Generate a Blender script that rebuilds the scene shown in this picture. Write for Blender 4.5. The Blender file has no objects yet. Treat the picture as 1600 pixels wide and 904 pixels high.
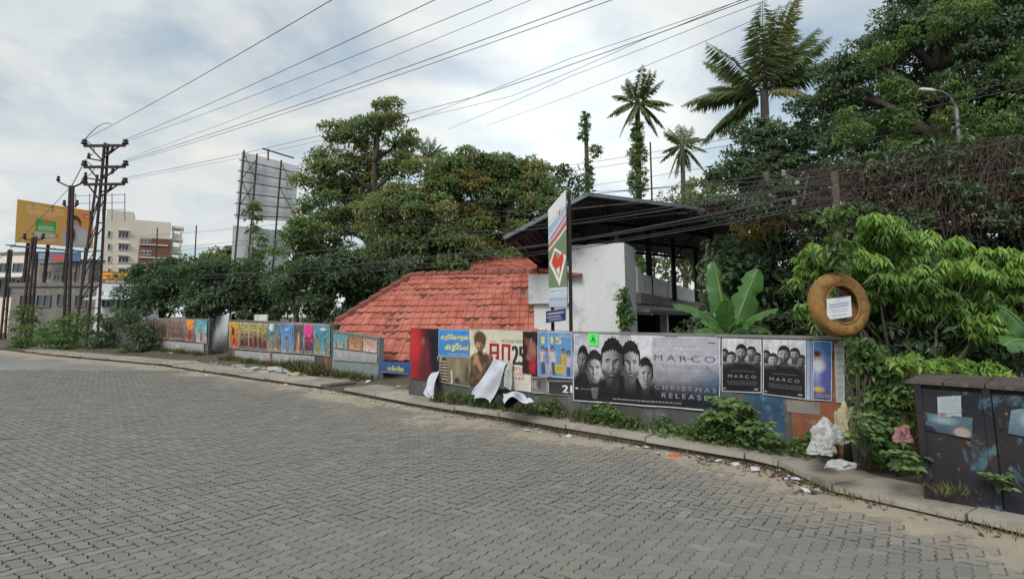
import bpy, math, random
import numpy as np
from mathutils import Vector, Matrix
from mathutils import noise as mnoise

random.seed(11)
rng = np.random.default_rng(11)
S = bpy.context.scene
COL = S.collection

# ------------------------------------------------------------------ camera
EYE, F, PY0, PITCH = 1.65, 870.0, 371.0, math.radians(8.0)   # eye height, focal length in photo pixels
cam = bpy.data.cameras.new('camera')
cam.sensor_width = 36.0
cam.lens = F / 1600 * 36.0
cam.shift_y = -(452 - PY0) / 1600
cam.clip_start, cam.clip_end = 0.05, 3000
cam_o = bpy.data.objects.new('camera', cam)
COL.objects.link(cam_o)
cam_o.location = (0, 0, EYE)
cam_o.rotation_euler = (math.pi / 2 + PITCH, 0, 0)
S.camera = cam_o

# ------------------------------------------------------------------ sky, sun, exposure
SUN_EL, SUN_AZ = math.radians(43), math.radians(-148)     # azimuth measured from +Y towards +X
w = bpy.data.worlds.new('World'); S.world = w; w.use_nodes = True
N, L = w.node_tree.nodes, w.node_tree.links
N.clear()
out = N.new('ShaderNodeOutputWorld'); bg = N.new('ShaderNodeBackground'); L.new(bg.outputs[0], out.inputs[0])
bg.inputs[1].default_value = 0.1
sky = N.new('ShaderNodeTexSky'); sky.sky_type = 'NISHITA'; sky.sun_disc = False
sky.sun_elevation = SUN_EL; sky.sun_rotation = SUN_AZ; sky.air_density = 1.2; sky.dust_density = 1.5; sky.ozone_density = 1.5
tc = N.new('ShaderNodeTexCoord'); sep = N.new('ShaderNodeSeparateXYZ'); L.new(tc.outputs['Generated'], sep.inputs[0])
def wmath(op, a, b=None, c=None):
    n = N.new('ShaderNodeMath'); n.operation = op
    for i, v in enumerate((a, b, c)):
        if v is None: continue
        if isinstance(v, (int, float)): n.inputs[i].default_value = v
        else: L.new(v, n.inputs[i])
    return n.outputs[0]
den = wmath('ADD', wmath('MAXIMUM', sep.outputs[2], 0.0), 0.22)
cmb = N.new('ShaderNodeCombineXYZ')
L.new(wmath('DIVIDE', sep.outputs[0], den), cmb.inputs[0]); L.new(wmath('DIVIDE', sep.outputs[1], den), cmb.inputs[1])
def wnoise(scale, detail, rough, dist=0.0, off=0.0):
    n = N.new('ShaderNodeTexNoise'); n.inputs['Scale'].default_value = scale; n.inputs['Detail'].default_value = detail
    n.inputs['Roughness'].default_value = rough; n.inputs['Distortion'].default_value = dist
    m = N.new('ShaderNodeMapping'); m.inputs['Location'].default_value = (off, off * .7, off * .3); L.new(cmb.outputs[0], m.inputs[0]); L.new(m.outputs[0], n.inputs[0])
    return n.outputs[0]
def wramp(f, stops):
    n = N.new('ShaderNodeValToRGB'); e = n.color_ramp.elements
    while len(e) < len(stops): e.new(0.5)
    for i, (p, c) in enumerate(stops): e[i].position = p; e[i].color = (*c, 1)
    L.new(f, n.inputs[0]); return n.outputs[0]
cover = wramp(wnoise(1.5, 7, .55, .35, 3.1), [(.34, (.42,) * 3), (.53, (1,) * 3)])
shade = wramp(wnoise(2.1, 6, .6, .5, 7.7), [(.28, (3.3, 3.85, 4.15)), (.48, (4.2, 4.55, 4.65)), (.70, (5.3, 5.2, 4.95))])
mix = N.new('ShaderNodeMix'); mix.data_type = 'RGBA'; L.new(cover, mix.inputs[0])
skym = N.new('ShaderNodeMix'); skym.data_type = 'RGBA'; skym.blend_type = 'MULTIPLY'; skym.inputs[0].default_value = 1
L.new(sky.outputs[0], skym.inputs[6]); skym.inputs[7].default_value = (.60, .74, .76, 1)
L.new(skym.outputs[2], mix.inputs[6]); L.new(shade, mix.inputs[7])
sd = Vector((math.sin(.09) * math.cos(math.radians(20)), math.cos(.09) * math.cos(math.radians(20)), math.sin(math.radians(20))))
dot = N.new('ShaderNodeVectorMath'); dot.operation = 'DOT_PRODUCT'; L.new(tc.outputs['Generated'], dot.inputs[0]); dot.inputs[1].default_value = sd
glow = wmath('POWER', wmath('MAXIMUM', dot.outputs['Value'], 0.0), 34.0)
gl = N.new('ShaderNodeMix'); gl.data_type = 'RGBA'; gl.blend_type = 'ADD'; gl.inputs[0].default_value = 1
gc = N.new('ShaderNodeMix'); gc.data_type = 'RGBA'; L.new(glow, gc.inputs[0]); gc.inputs[6].default_value = (0, 0, 0, 1); gc.inputs[7].default_value = (2.2, 2.2, 2.1, 1)
L.new(mix.outputs[2], gl.inputs[6]); L.new(gc.outputs[2], gl.inputs[7]); L.new(gl.outputs[2], bg.inputs[0])
sun = bpy.data.lights.new('sun', 'SUN'); sun.energy = 1.5; sun.angle = math.radians(24); sun.color = (1, .95, .87)
sun_o = bpy.data.objects.new('sun', sun); COL.objects.link(sun_o)
to_sun = Vector((math.sin(SUN_AZ) * math.cos(SUN_EL), math.cos(SUN_AZ) * math.cos(SUN_EL), math.sin(SUN_EL)))
sun_o.rotation_euler = (-to_sun).to_track_quat('-Z', 'Y').to_euler()
S.view_settings.view_transform = 'Standard'; S.view_settings.look = 'None'; S.view_settings.gamma = 1.0
S.view_settings.exposure = 0.72

# ------------------------------------------------------------------ measuring the place
cp, sp = math.cos(PITCH), math.sin(PITCH)
def ray(px, py):
    u, v = (px - 800) / F, -(py - PY0) / F
    return Vector((u, cp - v * sp, sp + v * cp))
def P(px, py, Y):
    d = ray(px, py); return Vector((0, 0, EYE)) + d * (Y / d.y)
def G(px, py, z=0.0):
    d = ray(px, py); return Vector((0, 0, EYE)) + d * ((z - EYE) / d.z)
def ppm(Y): return F / Y                     # photo pixels per metre at depth Y
class Plane:                                  # an upright plane: origin o, level direction u, outward normal n
    def __init__(s, o, u):
        s.o = Vector((o[0], o[1], 0)); s.u = Vector((u[0], u[1], 0)).normalized(); s.n = Vector((s.u.y, -s.u.x, 0))
        if s.n.dot(-s.o) < 0: s.n = -s.n
    def hit(s, px, py):
        d = ray(px, py); t = s.o.dot(s.n) / d.dot(s.n); p = Vector((0, 0, EYE)) + d * t
        return (p - s.o).dot(s.u), p.z
    def at(s, a, z, off=0.0): return s.o + s.u * a + s.n * off + Vector((0, 0, z))

# ------------------------------------------------------------------ materials
MATS = {}
class NT:
    def __init__(s, m): s.n, s.l = m.node_tree.nodes, m.node_tree.links
    def new(s, t, **kw):
        n = s.n.new(t)
        for k, v in kw.items(): setattr(n, k, v)
        return n
    def put(s, inp, v):
        if hasattr(v, 'is_linked') or hasattr(v, 'links'): s.l.new(v, inp)
        elif isinstance(v, (tuple, list)): inp.default_value = (*v, 1) if len(v) == 3 and inp.type == 'RGBA' else v
        else: inp.default_value = v
    def mix(s, f, a, b, mode='MIX'):
        n = s.new('ShaderNodeMix', data_type='RGBA', blend_type=mode); s.put(n.inputs[0], f); s.put(n.inputs[6], a); s.put(n.inputs[7], b); return n.outputs[2]
    def math(s, op, a, b=0.0):
        n = s.new('ShaderNodeMath', operation=op); s.put(n.inputs[0], a); s.put(n.inputs[1], b); return n.outputs[0]
    def noise(s, vec, scale, detail=4, rough=.55, dist=0.0, stretch=None):
        if stretch:
            m = s.new('ShaderNodeMapping'); s.l.new(vec, m.inputs[0]); m.inputs['Scale'].default_value = stretch; vec = m.outputs[0]
        n = s.new('ShaderNodeTexNoise'); s.l.new(vec, n.inputs['Vector'])
        n.inputs['Scale'].default_value = scale; n.inputs['Detail'].default_value = detail; n.inputs['Roughness'].default_value = rough; n.inputs['Distortion'].default_value = dist
        return n.outputs[0]
    def ramp(s, f, stops):
        n = s.new('ShaderNodeValToRGB'); e = n.color_ramp.elements
        while len(e) < len(stops): e.new(.5)
        for i, (p, c) in enumerate(stops):
            e[i].position = p; e[i].color = (*(c if isinstance(c, (tuple, list)) else (c, c, c)), 1)
        s.l.new(f, n.inputs[0]); return n.outputs[0]
    def pos(s): return s.new('ShaderNodeNewGeometry').outputs['Position']
    def attr(s, name): return s.new('ShaderNodeAttribute', attribute_name=name)
    def rand(s): return s.new('ShaderNodeObjectInfo').outputs['Random']
def newmat(name):
    m = bpy.data.materials.new(name); m.use_nodes = True; t = NT(m); b = m.node_tree.nodes['Principled BSDF']; b.inputs['Specular IOR Level'].default_value = .3
    MATS[name] = m; return m, t, b
def worn(name, c1, c2, c3=None, rough=.85, scale=3.0, fine=40, bump=.15, metal=0.0, streak=False, spread=(.35, .65), rnd=0.0):
    """base colour c1, weathered with patches of c2 and small stains of c3"""
    m, t, b = newmat(name); p = t.pos()
    f = t.ramp(t.noise(p, scale, 6, .62, .3, (1, 1, .25) if streak else None), [(spread[0], 0.0), (spread[1], 1.0)])
    c = t.mix(f, c1, c2)
    if c3: c = t.mix(t.ramp(t.noise(p, scale * 3.1, 5, .65), [(.56, 0.0), (.7, 1.0)]), c, c3)
    g = t.noise(p, fine, 3, .6)
    c = t.mix(.35, c, t.ramp(g, [(.25, .35), (.75, 1.0)]), 'MULTIPLY') if bump else c
    if rnd:
        c = t.mix(1.0, c, t.ramp(t.rand(), [(0, 1 - rnd), (1, 1.0)]), 'MULTIPLY')
    t.put(b.inputs['Base Color'], c); b.inputs['Roughness'].default_value = rough; b.inputs['Metallic'].default_value = metal
    if bump:
        bn = t.new('ShaderNodeBump'); bn.inputs['Strength'].default_value = bump; bn.inputs['Distance'].default_value = .02; t.l.new(g, bn.inputs['Height']); t.l.new(bn.outputs[0], b.inputs['Normal'])
    return m
def leafmat(name, dark, mid, light, trans=.3, hue=None, gloss=.45):
    m, t, b = newmat(name)
    a = t.attr('tone').outputs['Fac']
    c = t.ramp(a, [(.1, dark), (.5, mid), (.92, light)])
    if hue: c = t.mix(t.ramp(t.attr('clump').outputs['Fac'], [(.56, 0.0), (.9, 1.0)]), c, t.mix(1.0, hue, t.ramp(a, [(.1, .55), (.9, 1.0)]), 'MULTIPLY'))
    t.put(b.inputs['Base Color'], c); b.inputs['Roughness'].default_value = gloss; b.inputs['Specular IOR Level'].default_value = .35
    tr = t.new('ShaderNodeBsdfTranslucent'); t.put(tr.inputs[0], t.mix(1.0, c, (2.4 * trans, 2.5 * trans, 1.4 * trans), 'MULTIPLY'))
    ms = t.new('ShaderNodeAddShader')                     # light reflected plus light let through the blade
    t.l.new(b.outputs[0], ms.inputs[0]); t.l.new(tr.outputs[0], ms.inputs[1]); t.l.new(ms.outputs[0], t.n['Material Output'].inputs[0])
    return m
def flat(name, c, rough=.7, metal=0.0): return worn(name, c, tuple(x * .72 for x in c), rough=rough, metal=metal, bump=.04, scale=2.5)

flat('white_print', (.78, .78, .76)); flat('black_print', (.02, .02, .022)); flat('dark_metal', (.035, .028, .03), .6, .3)
worn('rust_steel', (.042, .034, .034), (.07, .045, .042), (.028, .025, .027), .75, 1.5, 30, .1, .2, True)
worn('grey_steel', (.16, .18, .20), (.24, .26, .28), (.10, .08, .06), .55, 1.2, 30, .05, .4, True)
worn('sheet_metal', (.58, .62, .66), (.66, .70, .73), (.45, .44, .42), .6, 1.2, 30, .04, .0, True)
worn('concrete', (.28, .27, .245), (.20, .19, .17), (.14, .135, .12), .9, 1.6, 60, .25, rnd=.22)
worn('slab_concrete', (.44, .41, .35), (.34, .315, .27), (.21, .195, .165), .92, 1.1, 70, .3, rnd=.25)
worn('kerb_concrete', (.12, .112, .095), (.07, .066, .058), (.17, .16, .13), .95, 2.2, 50, .35, rnd=.3)
worn('wall_plaster', (.12, .125, .12), (.065, .07, .068), (.2, .19, .17), .92, 1.7, 40, .3, streak=True)
worn('white_paint', (.74, .77, .79), (.66, .69, .71), (.5, .52, .53), .75, .7, 30, .06, streak=True, spread=(.4, .8))
worn('cream_paint', (.80, .74, .62), (.74, .68, .57), None, .8, .3, 20, .03, streak=True)
worn('brick_red', (.24, .115, .085), (.19, .09, .07), None, .85, 2.0, 20, .1)
worn('orange_paint', (.27, .10, .05), (.20, .075, .045), (.33, .25, .19), .85, 3.2, 50, .2)
worn('blue_paint', (.05, .12, .2), (.03, .06, .11), (.10, .2, .26), .8, 3.0, 50, .2)
worn('soil', (.13, .11, .08), (.085, .075, .05), (.2, .175, .13), .95, 2.0, 40, .5)
worn('dust_sand', (.40, .345, .27), (.32, .285, .235), (.2, .165, .12), .95, 1.4, 60, .25)
worn('bark', (.12, .10, .08), (.075, .06, .05), (.2, .19, .16), .95, 3.0, 25, .5, streak=True)
worn('dry_twig', (.075, .058, .048), (.042, .033, .028), (.15, .12, .10), .95, 5.0, 30, .1)
worn('roof_sheet', (.055, .05, .062), (.038, .034, .043), (.09, .08, .09), .6, 1.0, 30, .05, streak=True)
worn('paper_white', (.58, .61, .69), (.47, .5, .58), None, .8, 3.0, 40, .05)
worn('sack_white', (.48, .49, .5), (.33, .34, .33), (.2, .18, .15), .7, 6.0, 40, .3)
worn('sack_pink', (.35, .16, .17), (.24, .11, .12), (.4, .28, .26), .6, 8.0, 40, .2)
worn('wrapper_orange', (.7, .13, .05), (.55, .1, .04), (.75, .5, .4), .4, 20.0, 60, .1)
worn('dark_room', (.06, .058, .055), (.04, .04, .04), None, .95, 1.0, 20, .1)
worn('timber', (.12, .08, .06), (.07, .05, .04), None, .9, 3.0, 30, .2)
worn('teal_wall', (.25, .29, .29), (.19, .22, .22), (.32, .3, .27), .9, 2.0, 40, .2, streak=True)
worn('tyre_ochre', (.36, .2, .06), (.21, .115, .045), (.07, .05, .03), .8, 5.0, 40, .4)
worn('cable', (.07, .073, .078), (.05, .05, .055), None, .6, 2.0, 20, 0)
worn('porcelain', (.4, .38, .36), (.25, .24, .24), None, .4, 9.0, 30, .05)
worn('cabinet_paint', (.016, .018, .025), (.028, .022, .022), (.02, .022, .03), .7, 2.6, 50, .25, .1)
worn('cabinet_cap', (.10, .085, .07), (.06, .05, .045), (.16, .14, .12), .85, 4.0, 40, .4)
m, t, b = newmat('cabinet_peel')                                  # dark painted steel with blue paint coming off
p = t.pos()
bl = t.ramp(t.noise(p, 3.4, 7, .66, .4, (1, 1, .8)), [(.56, 0.0), (.63, 1.0)])
c = t.mix(t.ramp(t.noise(p, 2.2, 6, .6), [(.4, 0.0), (.66, 1.0)]), (.012, .015, .022), (.034, .026, .026))
c = t.mix(bl, c, t.mix(t.noise(p, 9, 4), (.03, .09, .15), (.10, .17, .21)))
c = t.mix(t.ramp(t.noise(p, 11, 5, .7), [(.64, 0.0), (.7, 1.0)]), c, (.2, .16, .15))
t.put(b.inputs['Base Color'], c); b.inputs['Roughness'].default_value = .7
bn = t.new('ShaderNodeBump'); bn.inputs['Strength'].default_value = .3; bn.inputs['Distance'].default_value = .01; t.l.new(bl, bn.inputs['Height']); t.l.new(bn.outputs[0], b.inputs['Normal'])

m, t, b = newmat('paver')                                         # grey interlocking concrete block
p = t.pos(); rv = t.math('ADD', t.attr('pv').outputs['Fac'], t.rand())
rv = t.math('FRACT', rv)
c = t.ramp(rv, [(0, (.198, .193, .174)), (.5, (.226, .22, .198)), (.95, (.25, .243, .219)), (1, (.29, .283, .258))])
c = t.mix(t.ramp(t.noise(p, .55, 5, .6), [(.38, 0.0), (.68, .55)]), c, (.19, .195, .19))
c = t.mix(t.ramp(t.noise(p, .32, 5, .62, .6), [(.5, 0.0), (.72, .6)]), c, (.235, .205, .18))
c = t.mix(t.ramp(t.noise(p, .9, 6, .7, .8), [(.62, 0.0), (.74, .75)]), c, (.105, .105, .1))       # oil and water stains
c = t.mix(t.ramp(t.noise(p, 5, 4, .7), [(.66, 0.0), (.74, .7)]), c, (.12, .118, .105))
c = t.mix(t.attr('dust').outputs['Fac'], c, (.33, .29, .235))
g = t.noise(p, 130, 3, .7)
c = t.mix(.5, c, t.ramp(g, [(.25, .45), (.75, 1.0)]), 'MULTIPLY')
t.put(b.inputs['Base Color'], c); b.inputs['Roughness'].default_value = .88
bn = t.new('ShaderNodeBump'); bn.inputs['Strength'].default_value = .35; bn.inputs['Distance'].default_value = .004; t.l.new(g, bn.inputs['Height']); t.l.new(bn.outputs[0], b.inputs['Normal'])
m, t, b = newmat('far_road')
p = t.pos(); c = t.mix(t.ramp(t.noise(p, .4, 6, .6), [(.35, 0.0), (.65, 1.0)]), (.20, .2, .192), (.26, .255, .24))
c = t.mix(.5, c, t.ramp(t.noise(p, 6, 4, .7), [(.3, .6), (.7, 1.0)]), 'MULTIPLY')
t.put(b.inputs['Base Color'], c); b.inputs['Roughness'].default_value = .9
worn('joint_sand', (.085, .08, .068), (.06, .058, .05), (.13, .115, .09), .95, 2.0, 60, .2)
m, t, b = newmat('clay_tile')
p = t.pos(); rv = t.math('FRACT', t.math('ADD', t.attr('pv').outputs['Fac'], t.rand()))
c = t.ramp(rv, [(0, (.36, .105, .074)), (.5, (.45, .145, .105)), (.85, (.50, .18, .135)), (1, (.37, .135, .1))])
c = t.mix(t.ramp(t.noise(p, 1.2, 5, .6), [(.42, 0.0), (.7, .6)]), c, (.34, .105, .08))
c = t.mix(t.ramp(t.noise(p, 6, 5, .72, .4), [(.58, 0.0), (.74, .65)]), c, (.14, .07, .055))
c = t.mix(t.ramp(t.noise(p, 2.2, 6, .7, .3, (1, .5, .5)), [(.6, 0.0), (.78, .45)]), c, (.2, .09, .065))
t.put(b.inputs['Base Color'], c); b.inputs['Roughness'].default_value = .8
m, t, b = newmat('print')                                         # printed paper, colours carried by the sheet
t.put(b.inputs['Base Color'], t.mix(.25, t.attr('ink').outputs['Color'], t.ramp(t.noise(t.pos(), 9, 5, .65), [(.3, .72), (.7, 1.0)]), 'MULTIPLY')); b.inputs['Roughness'].default_value = .62; b.inputs['Specular IOR Level'].default_value = .22

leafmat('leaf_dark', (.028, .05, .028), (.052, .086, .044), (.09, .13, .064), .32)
leafmat('leaf_mango', (.045, .076, .034), (.092, .136, .056), (.15, .195, .08), .36, (.24, .20, .075))
leafmat('leaf_tall', (.052, .088, .042), (.10, .15, .066), (.15, .205, .09), .36, (.18, .175, .06))
leafmat('leaf_creeper', (.036, .066, .022), (.07, .118, .036), (.13, .19, .05), .36)
leafmat('leaf_bright', (.045, .09, .02), (.11, .19, .04), (.20, .30, .07), .38)
leafmat('leaf_weed', (.03, .06, .018), (.06, .11, .03), (.11, .17, .05), .3)
leafmat('leaf_grass', (.045, .06, .024), (.075, .085, .036), (.13, .12, .06), .3)
leafmat('leaf_yellow', (.10, .075, .018), (.2, .14, .03), (.3, .2, .05), .35)
leafmat('leaf_palm', (.04, .066, .028), (.075, .11, .045), (.14, .16, .065), .3)
leafmat('leaf_palm_dry', (.07, .075, .03), (.12, .12, .045), (.2, .17, .075), .3)
leafmat('leaf_banana', (.035, .095, .03), (.058, .14, .042), (.09, .19, .06), .35, gloss=.35)
leafmat('leaf_dead', (.06, .04, .03), (.11, .075, .05), (.18, .13, .09), .15)

# ------------------------------------------------------------------ building blocks
ORIGIN = {}
class MB:
    def __init__(s): s.v, s.f = [], []
    def add(s, vs, fs):
        k = len(s.v); s.v += [tuple(x) for x in vs]; s.f += [tuple(i + k for i in f) for f in fs]; return s
    def obox(s, c, ax, ay, az):                     # box from centre and three half-axis vectors
        c, ax, ay, az = map(Vector, (c, ax, ay, az))
        vs = [c + ax * i + ay * j + az * k for k in (-1, 1) for j in (-1, 1) for i in (-1, 1)]
        return s.add(vs, [(0, 2, 3, 1), (4, 5, 7, 6), (0, 1, 5, 4), (2, 6, 7, 3), (0, 4, 6, 2), (1, 3, 7, 5)])
    def bar(s, a, b, w_, h_=None, up=(0, 0, 1)):    # rectangular bar from a to b
        a, b = Vector(a), Vector(b); d = b - a; h_ = h_ or w_; x = d.cross(Vector(up))
        if x.length < 1e-5: x = d.cross(Vector((1, 0, 0)))
        x.normalize(); y = d.cross(x).normalized()
        return s.obox((a + b) / 2, x * w_ / 2, y * h_ / 2, d / 2)
    def tube(s, pts, rad, n=6, cap=True):
        pts = [Vector(p) for p in pts]; rad = rad if isinstance(rad, (list, tuple)) else [rad] * len(pts); vs, fs = [], []
        ref = Vector((.31, .17, .93))
        for i, p in enumerate(pts):
            d = (pts[min(i + 1, len(pts) - 1)] - pts[max(i - 1, 0)]).normalized(); x = d.cross(ref)
            if x.length < .05: x = d.cross(Vector((1, 0, 0)))
            x.normalize(); y = d.cross(x)
            for k in range(n):
                a = 2 * math.pi * k / n; vs.append(p + (x * math.cos(a) + y * math.sin(a)) * rad[i])
        for i in range(len(pts) - 1):
            for k in range(n): fs.append((i * n + k, i * n + (k + 1) % n, (i + 1) * n + (k + 1) % n, (i + 1) * n + k))
        if cap: fs += [tuple(range(n))[::-1], tuple(range((len(pts) - 1) * n, len(pts) * n))]
        return s.add(vs, fs)
    def lathe(s, base, prof, n=12, axis=(0, 0, 1)):
        ax = Vector(axis).normalized(); return s.tube([Vector(base) + ax * z for r, z in prof], [r for r, z in prof], n)
    def slab(s, poly, thick):                       # polygon extruded along its own normal backwards
        poly = [Vector(p) for p in poly]; nrm = sum(((poly[i] - poly[0]).cross(poly[i + 1] - poly[0]) for i in range(1, len(poly) - 1)), Vector()).normalized(); n = len(poly)
        vs = poly + [p - nrm * thick for p in poly]
        return s.add(vs, [tuple(range(n)), tuple(range(2 * n - 1, n - 1, -1))] + [(i, i + n, (i + 1) % n + n, (i + 1) % n) for i in range(n)])
    def wbox(s, pl, a0, a1, z0, z1, o0, o1):        # box lying along an upright plane, between offsets o0 and o1
        c = (pl.at(a0, z0, o0) + pl.at(a1, z1, o1)) / 2
        return s.obox(c, pl.u * (a1 - a0) / 2, pl.n * (o1 - o0) / 2, Vector((0, 0, (z1 - z0) / 2)))
    def build(s, name, mat, parent=None, loc=None, smooth=False):
        me = bpy.data.meshes.new(name)
        o_ = Vector(loc) if loc is not None else (ORIGIN[root_of(parent)] if parent else Vector())
        me.from_pydata([(x - o_.x, y - o_.y, z - o_.z) for x, y, z in s.v], [], s.f); me.update()
        if smooth: me.polygons.foreach_set('use_smooth', [True] * len(me.polygons))
        return link(name, me, mat, parent, loc)
def root_of(o):
    while o.parent: o = o.parent
    return o.name
def link(name, me, mat, parent=None, loc=None):
    if mat and not me.materials:
        me.materials.append(MATS[mat] if isinstance(mat, str) else mat)
    o = bpy.data.objects.new(name, me); COL.objects.link(o)
    if parent: o.parent = parent
    else:
        o.location = loc if loc is not None else (0, 0, 0); ORIGIN[o.name] = Vector(o.location)
    return o
def thing(name, label, cat, loc, group=None):
    o = bpy.data.objects.new(name, None); COL.objects.link(o); o.location = loc; o.empty_display_size = .2
    ORIGIN[o.name] = Vector(loc); return tag(o, label, cat, group)
def tag(o, label, cat, group=None):
    o['label'] = label; o['category'] = cat
    if group: o['group'] = group
    return o
def structure(o, label): o['kind'] = 'structure'; o['label'] = label; return o
def stuff(o, label=None):
    o['kind'] = 'stuff'
    if label: o['label'] = label
    return o
def relabel(o, label): o['label'] = label; return o

def mesh_np(name, V, Fc, k, attrs=None, smooth=False):
    """a mesh from numpy: V (n,3), Fc (m,k)"""
    me = bpy.data.meshes.new(name); V = np.ascontiguousarray(V, np.float32); Fc = np.ascontiguousarray(Fc, np.int32)
    me.vertices.add(len(V)); me.vertices.foreach_set('co', V.ravel()); me.loops.add(Fc.size); me.loops.foreach_set('vertex_index', Fc.ravel())
    me.polygons.add(len(Fc)); me.polygons.foreach_set('loop_start', np.arange(0, Fc.size, k, dtype=np.int32)); me.update(calc_edges=True)
    me.polygons.foreach_set('use_smooth', np.full(len(Fc), smooth))
    for nm, arr in (attrs or {}).items():
        a = me.attributes.new(nm, 'FLOAT', 'POINT'); a.data.foreach_set('value', np.ascontiguousarray(arr, np.float32))
    return me
def unit(a): return a / np.maximum(np.linalg.norm(a, axis=-1, keepdims=True), 1e-9)
def leaves(name, C, D, Nm, Ln, wr, mat, parent=None, loc=None, tone=None, clump=None, bend=.25):
    """leaf blades: centres C, blade direction D, face normal Nm, length Ln, width ratio wr; six points each, bent at the middle"""
    n = len(C); D = unit(D); Nm = unit(Nm - D * np.sum(Nm * D, 1, keepdims=True)); X = np.cross(D, Nm); Ln = np.broadcast_to(np.asarray(Ln, float), (n,))[:, None]; W = Ln * wr
    o_ = np.array(loc if loc is not None else (ORIGIN[root_of(parent)] if parent else (0, 0, 0)))
    C = C - o_
    pts = np.stack([C - D * Ln * .5, C - D * Ln * .1 + X * W * .5 + Nm * W * bend, C - D * Ln * .1 - X * W * .5 + Nm * W * bend, C + D * Ln * .5 - Nm * Ln * bend * .6], 1)
    V = pts.reshape(-1, 3); i = np.arange(n)[:, None] * 4
    T = np.concatenate([i + [[0, 1, 3]], i + [[0, 3, 2]]], 0)
    tone = rng.random(n) if tone is None else tone
    at = {'tone': np.repeat(tone, 4), 'clump': np.repeat(np.zeros(n) if clump is None else clump, 4)}
    return link(name, mesh_np(name, V, T, 3, at), mat, parent, loc)
def rdir(n): return unit(rng.normal(size=(n, 3)))
def crown(name, blobs, mat, parent, leaf=.16, wr=.45, cover=4.0, clump_r=.5, droop=.35, shell=.55, loc=None, up=.4, keep=None):
    """blobs: (centre, (rx,ry,rz)); leaves gathered into clumps near each blob's shell"""
    Cs, Ds, Ns, Ts, Ks = [], [], [], [], []
    for c, r in blobs:
        r = np.array(r, float); area = math.pi * max(r[0], .3) * r[2]; nl = int(cover * area / (leaf * leaf * wr * .5)); nc = max(4, int(1.5 * area / clump_r ** 2 * 1.1))
        q = rdir(nc) * (shell + (1 - shell) * rng.random((nc, 1)) ** .6); cc = np.array(c) + q * r
        ct = np.clip(rng.normal(.5, .2, nc), 0, 1); ck = rng.random(nc); cs = clump_r * (.55 + .8 * rng.random(nc))
        k = rng.integers(0, nc, nl); d = rdir(nl); d[:, 2] = np.where(rng.random(nl) < .65, np.abs(d[:, 2]), d[:, 2])
        rad = cs[k][:, None] * (.45 + .55 * rng.random((nl, 1)))
        pos = cc[k] + d * rad * np.array([1.15, 1.15, .75])
        D = d * .8 + rdir(nl) * .8 + np.array([0, 0, -droop]); Nn = q[k] * .9 + d * .5 + rdir(nl) * .4 + np.array([0, 0, up])
        Cs.append(pos); Ds.append(D); Ns.append(Nn); Ts.append(np.clip(ct[k] * .65 + .35 * rng.random(nl), 0, 1)); Ks.append(np.clip(ck[k] + rng.normal(0, .06, nl), 0, 1))
    C, D, Nn, T, K = map(np.concatenate, (Cs, Ds, Ns, Ts, Ks))
    if keep is not None:
        m_ = keep(C); C, D, Nn, T, K = C[m_], D[m_], Nn[m_], T[m_], K[m_]
    return leaves(name, C, D, Nn, leaf * (.7 + .6 * rng.random(len(C))), wr, mat, parent, loc, T, K)
def blob(px, py, rx, ry, Y, dz=None):
    s_ = 1 / ppm(Y); return (P(px, py, Y), (rx * s_, (dz if dz else (rx + ry) / 2 * s_ * .9), ry * s_))
def limb_path(a, b, n=6, wob=.12, sag=.0):
    a, b = Vector(a), Vector(b); L_ = (b - a).length; pts = []
    for i in range(n + 1):
        f = i / n; q = a.lerp(b, f); k = math.sin(math.pi * f)
        pts.append(q + Vector((random.uniform(-1, 1), random.uniform(-1, 1), random.uniform(-.5, .5))) * wob * L_ * .3 * k + Vector((0, 0, sag * k * L_)))
    return pts
def tree(name, label, base, top, r0, blobs, mat, group=None, cat='tree', leaf=.2, cover=4.0, wr=.45, clump_r=.6, limbs=True, droop=.35, bark='bark', shell=.55, twigs=3):
    base = Vector(base); t_ = thing(name, label, cat, base, group); mb = MB()
    tp = limb_path(base, top, 8, .06); mb.tube(tp, [r0 * (1 - .6 * i / 8) for i in range(9)], 8); mb.build('trunk', bark, t_, smooth=True)
    if limbs:
        for c, r in blobs:
            mb = MB(); c = Vector(c); k = min(range(3, 9), key=lambda i: (tp[i] - (c - Vector((0, 0, r[2] + .5)))).length); a = tp[k]; pth = limb_path(a, c, 5, .25, .05)
            mb.tube(pth, [r0 * .45 * (1 - .7 * i / 5) for i in range(6)], 6)
            for _ in range(twigs):
                q = Vector(rdir(1)[0]); q = Vector((q.x * r[0], q.y * r[1], abs(q.z) * r[2])) * .8
                mb.tube(limb_path(pth[random.choice((2, 3, 4))], c + q, 4, .25, .05), [r0 * .2, r0 * .17, r0 * .13, r0 * .09, r0 * .04], 5)
            mb.build('limb', bark, t_, smooth=True)
    crown('crown', blobs, mat, t_, leaf, wr, cover, clump_r, droop, shell)
    return t_

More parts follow.
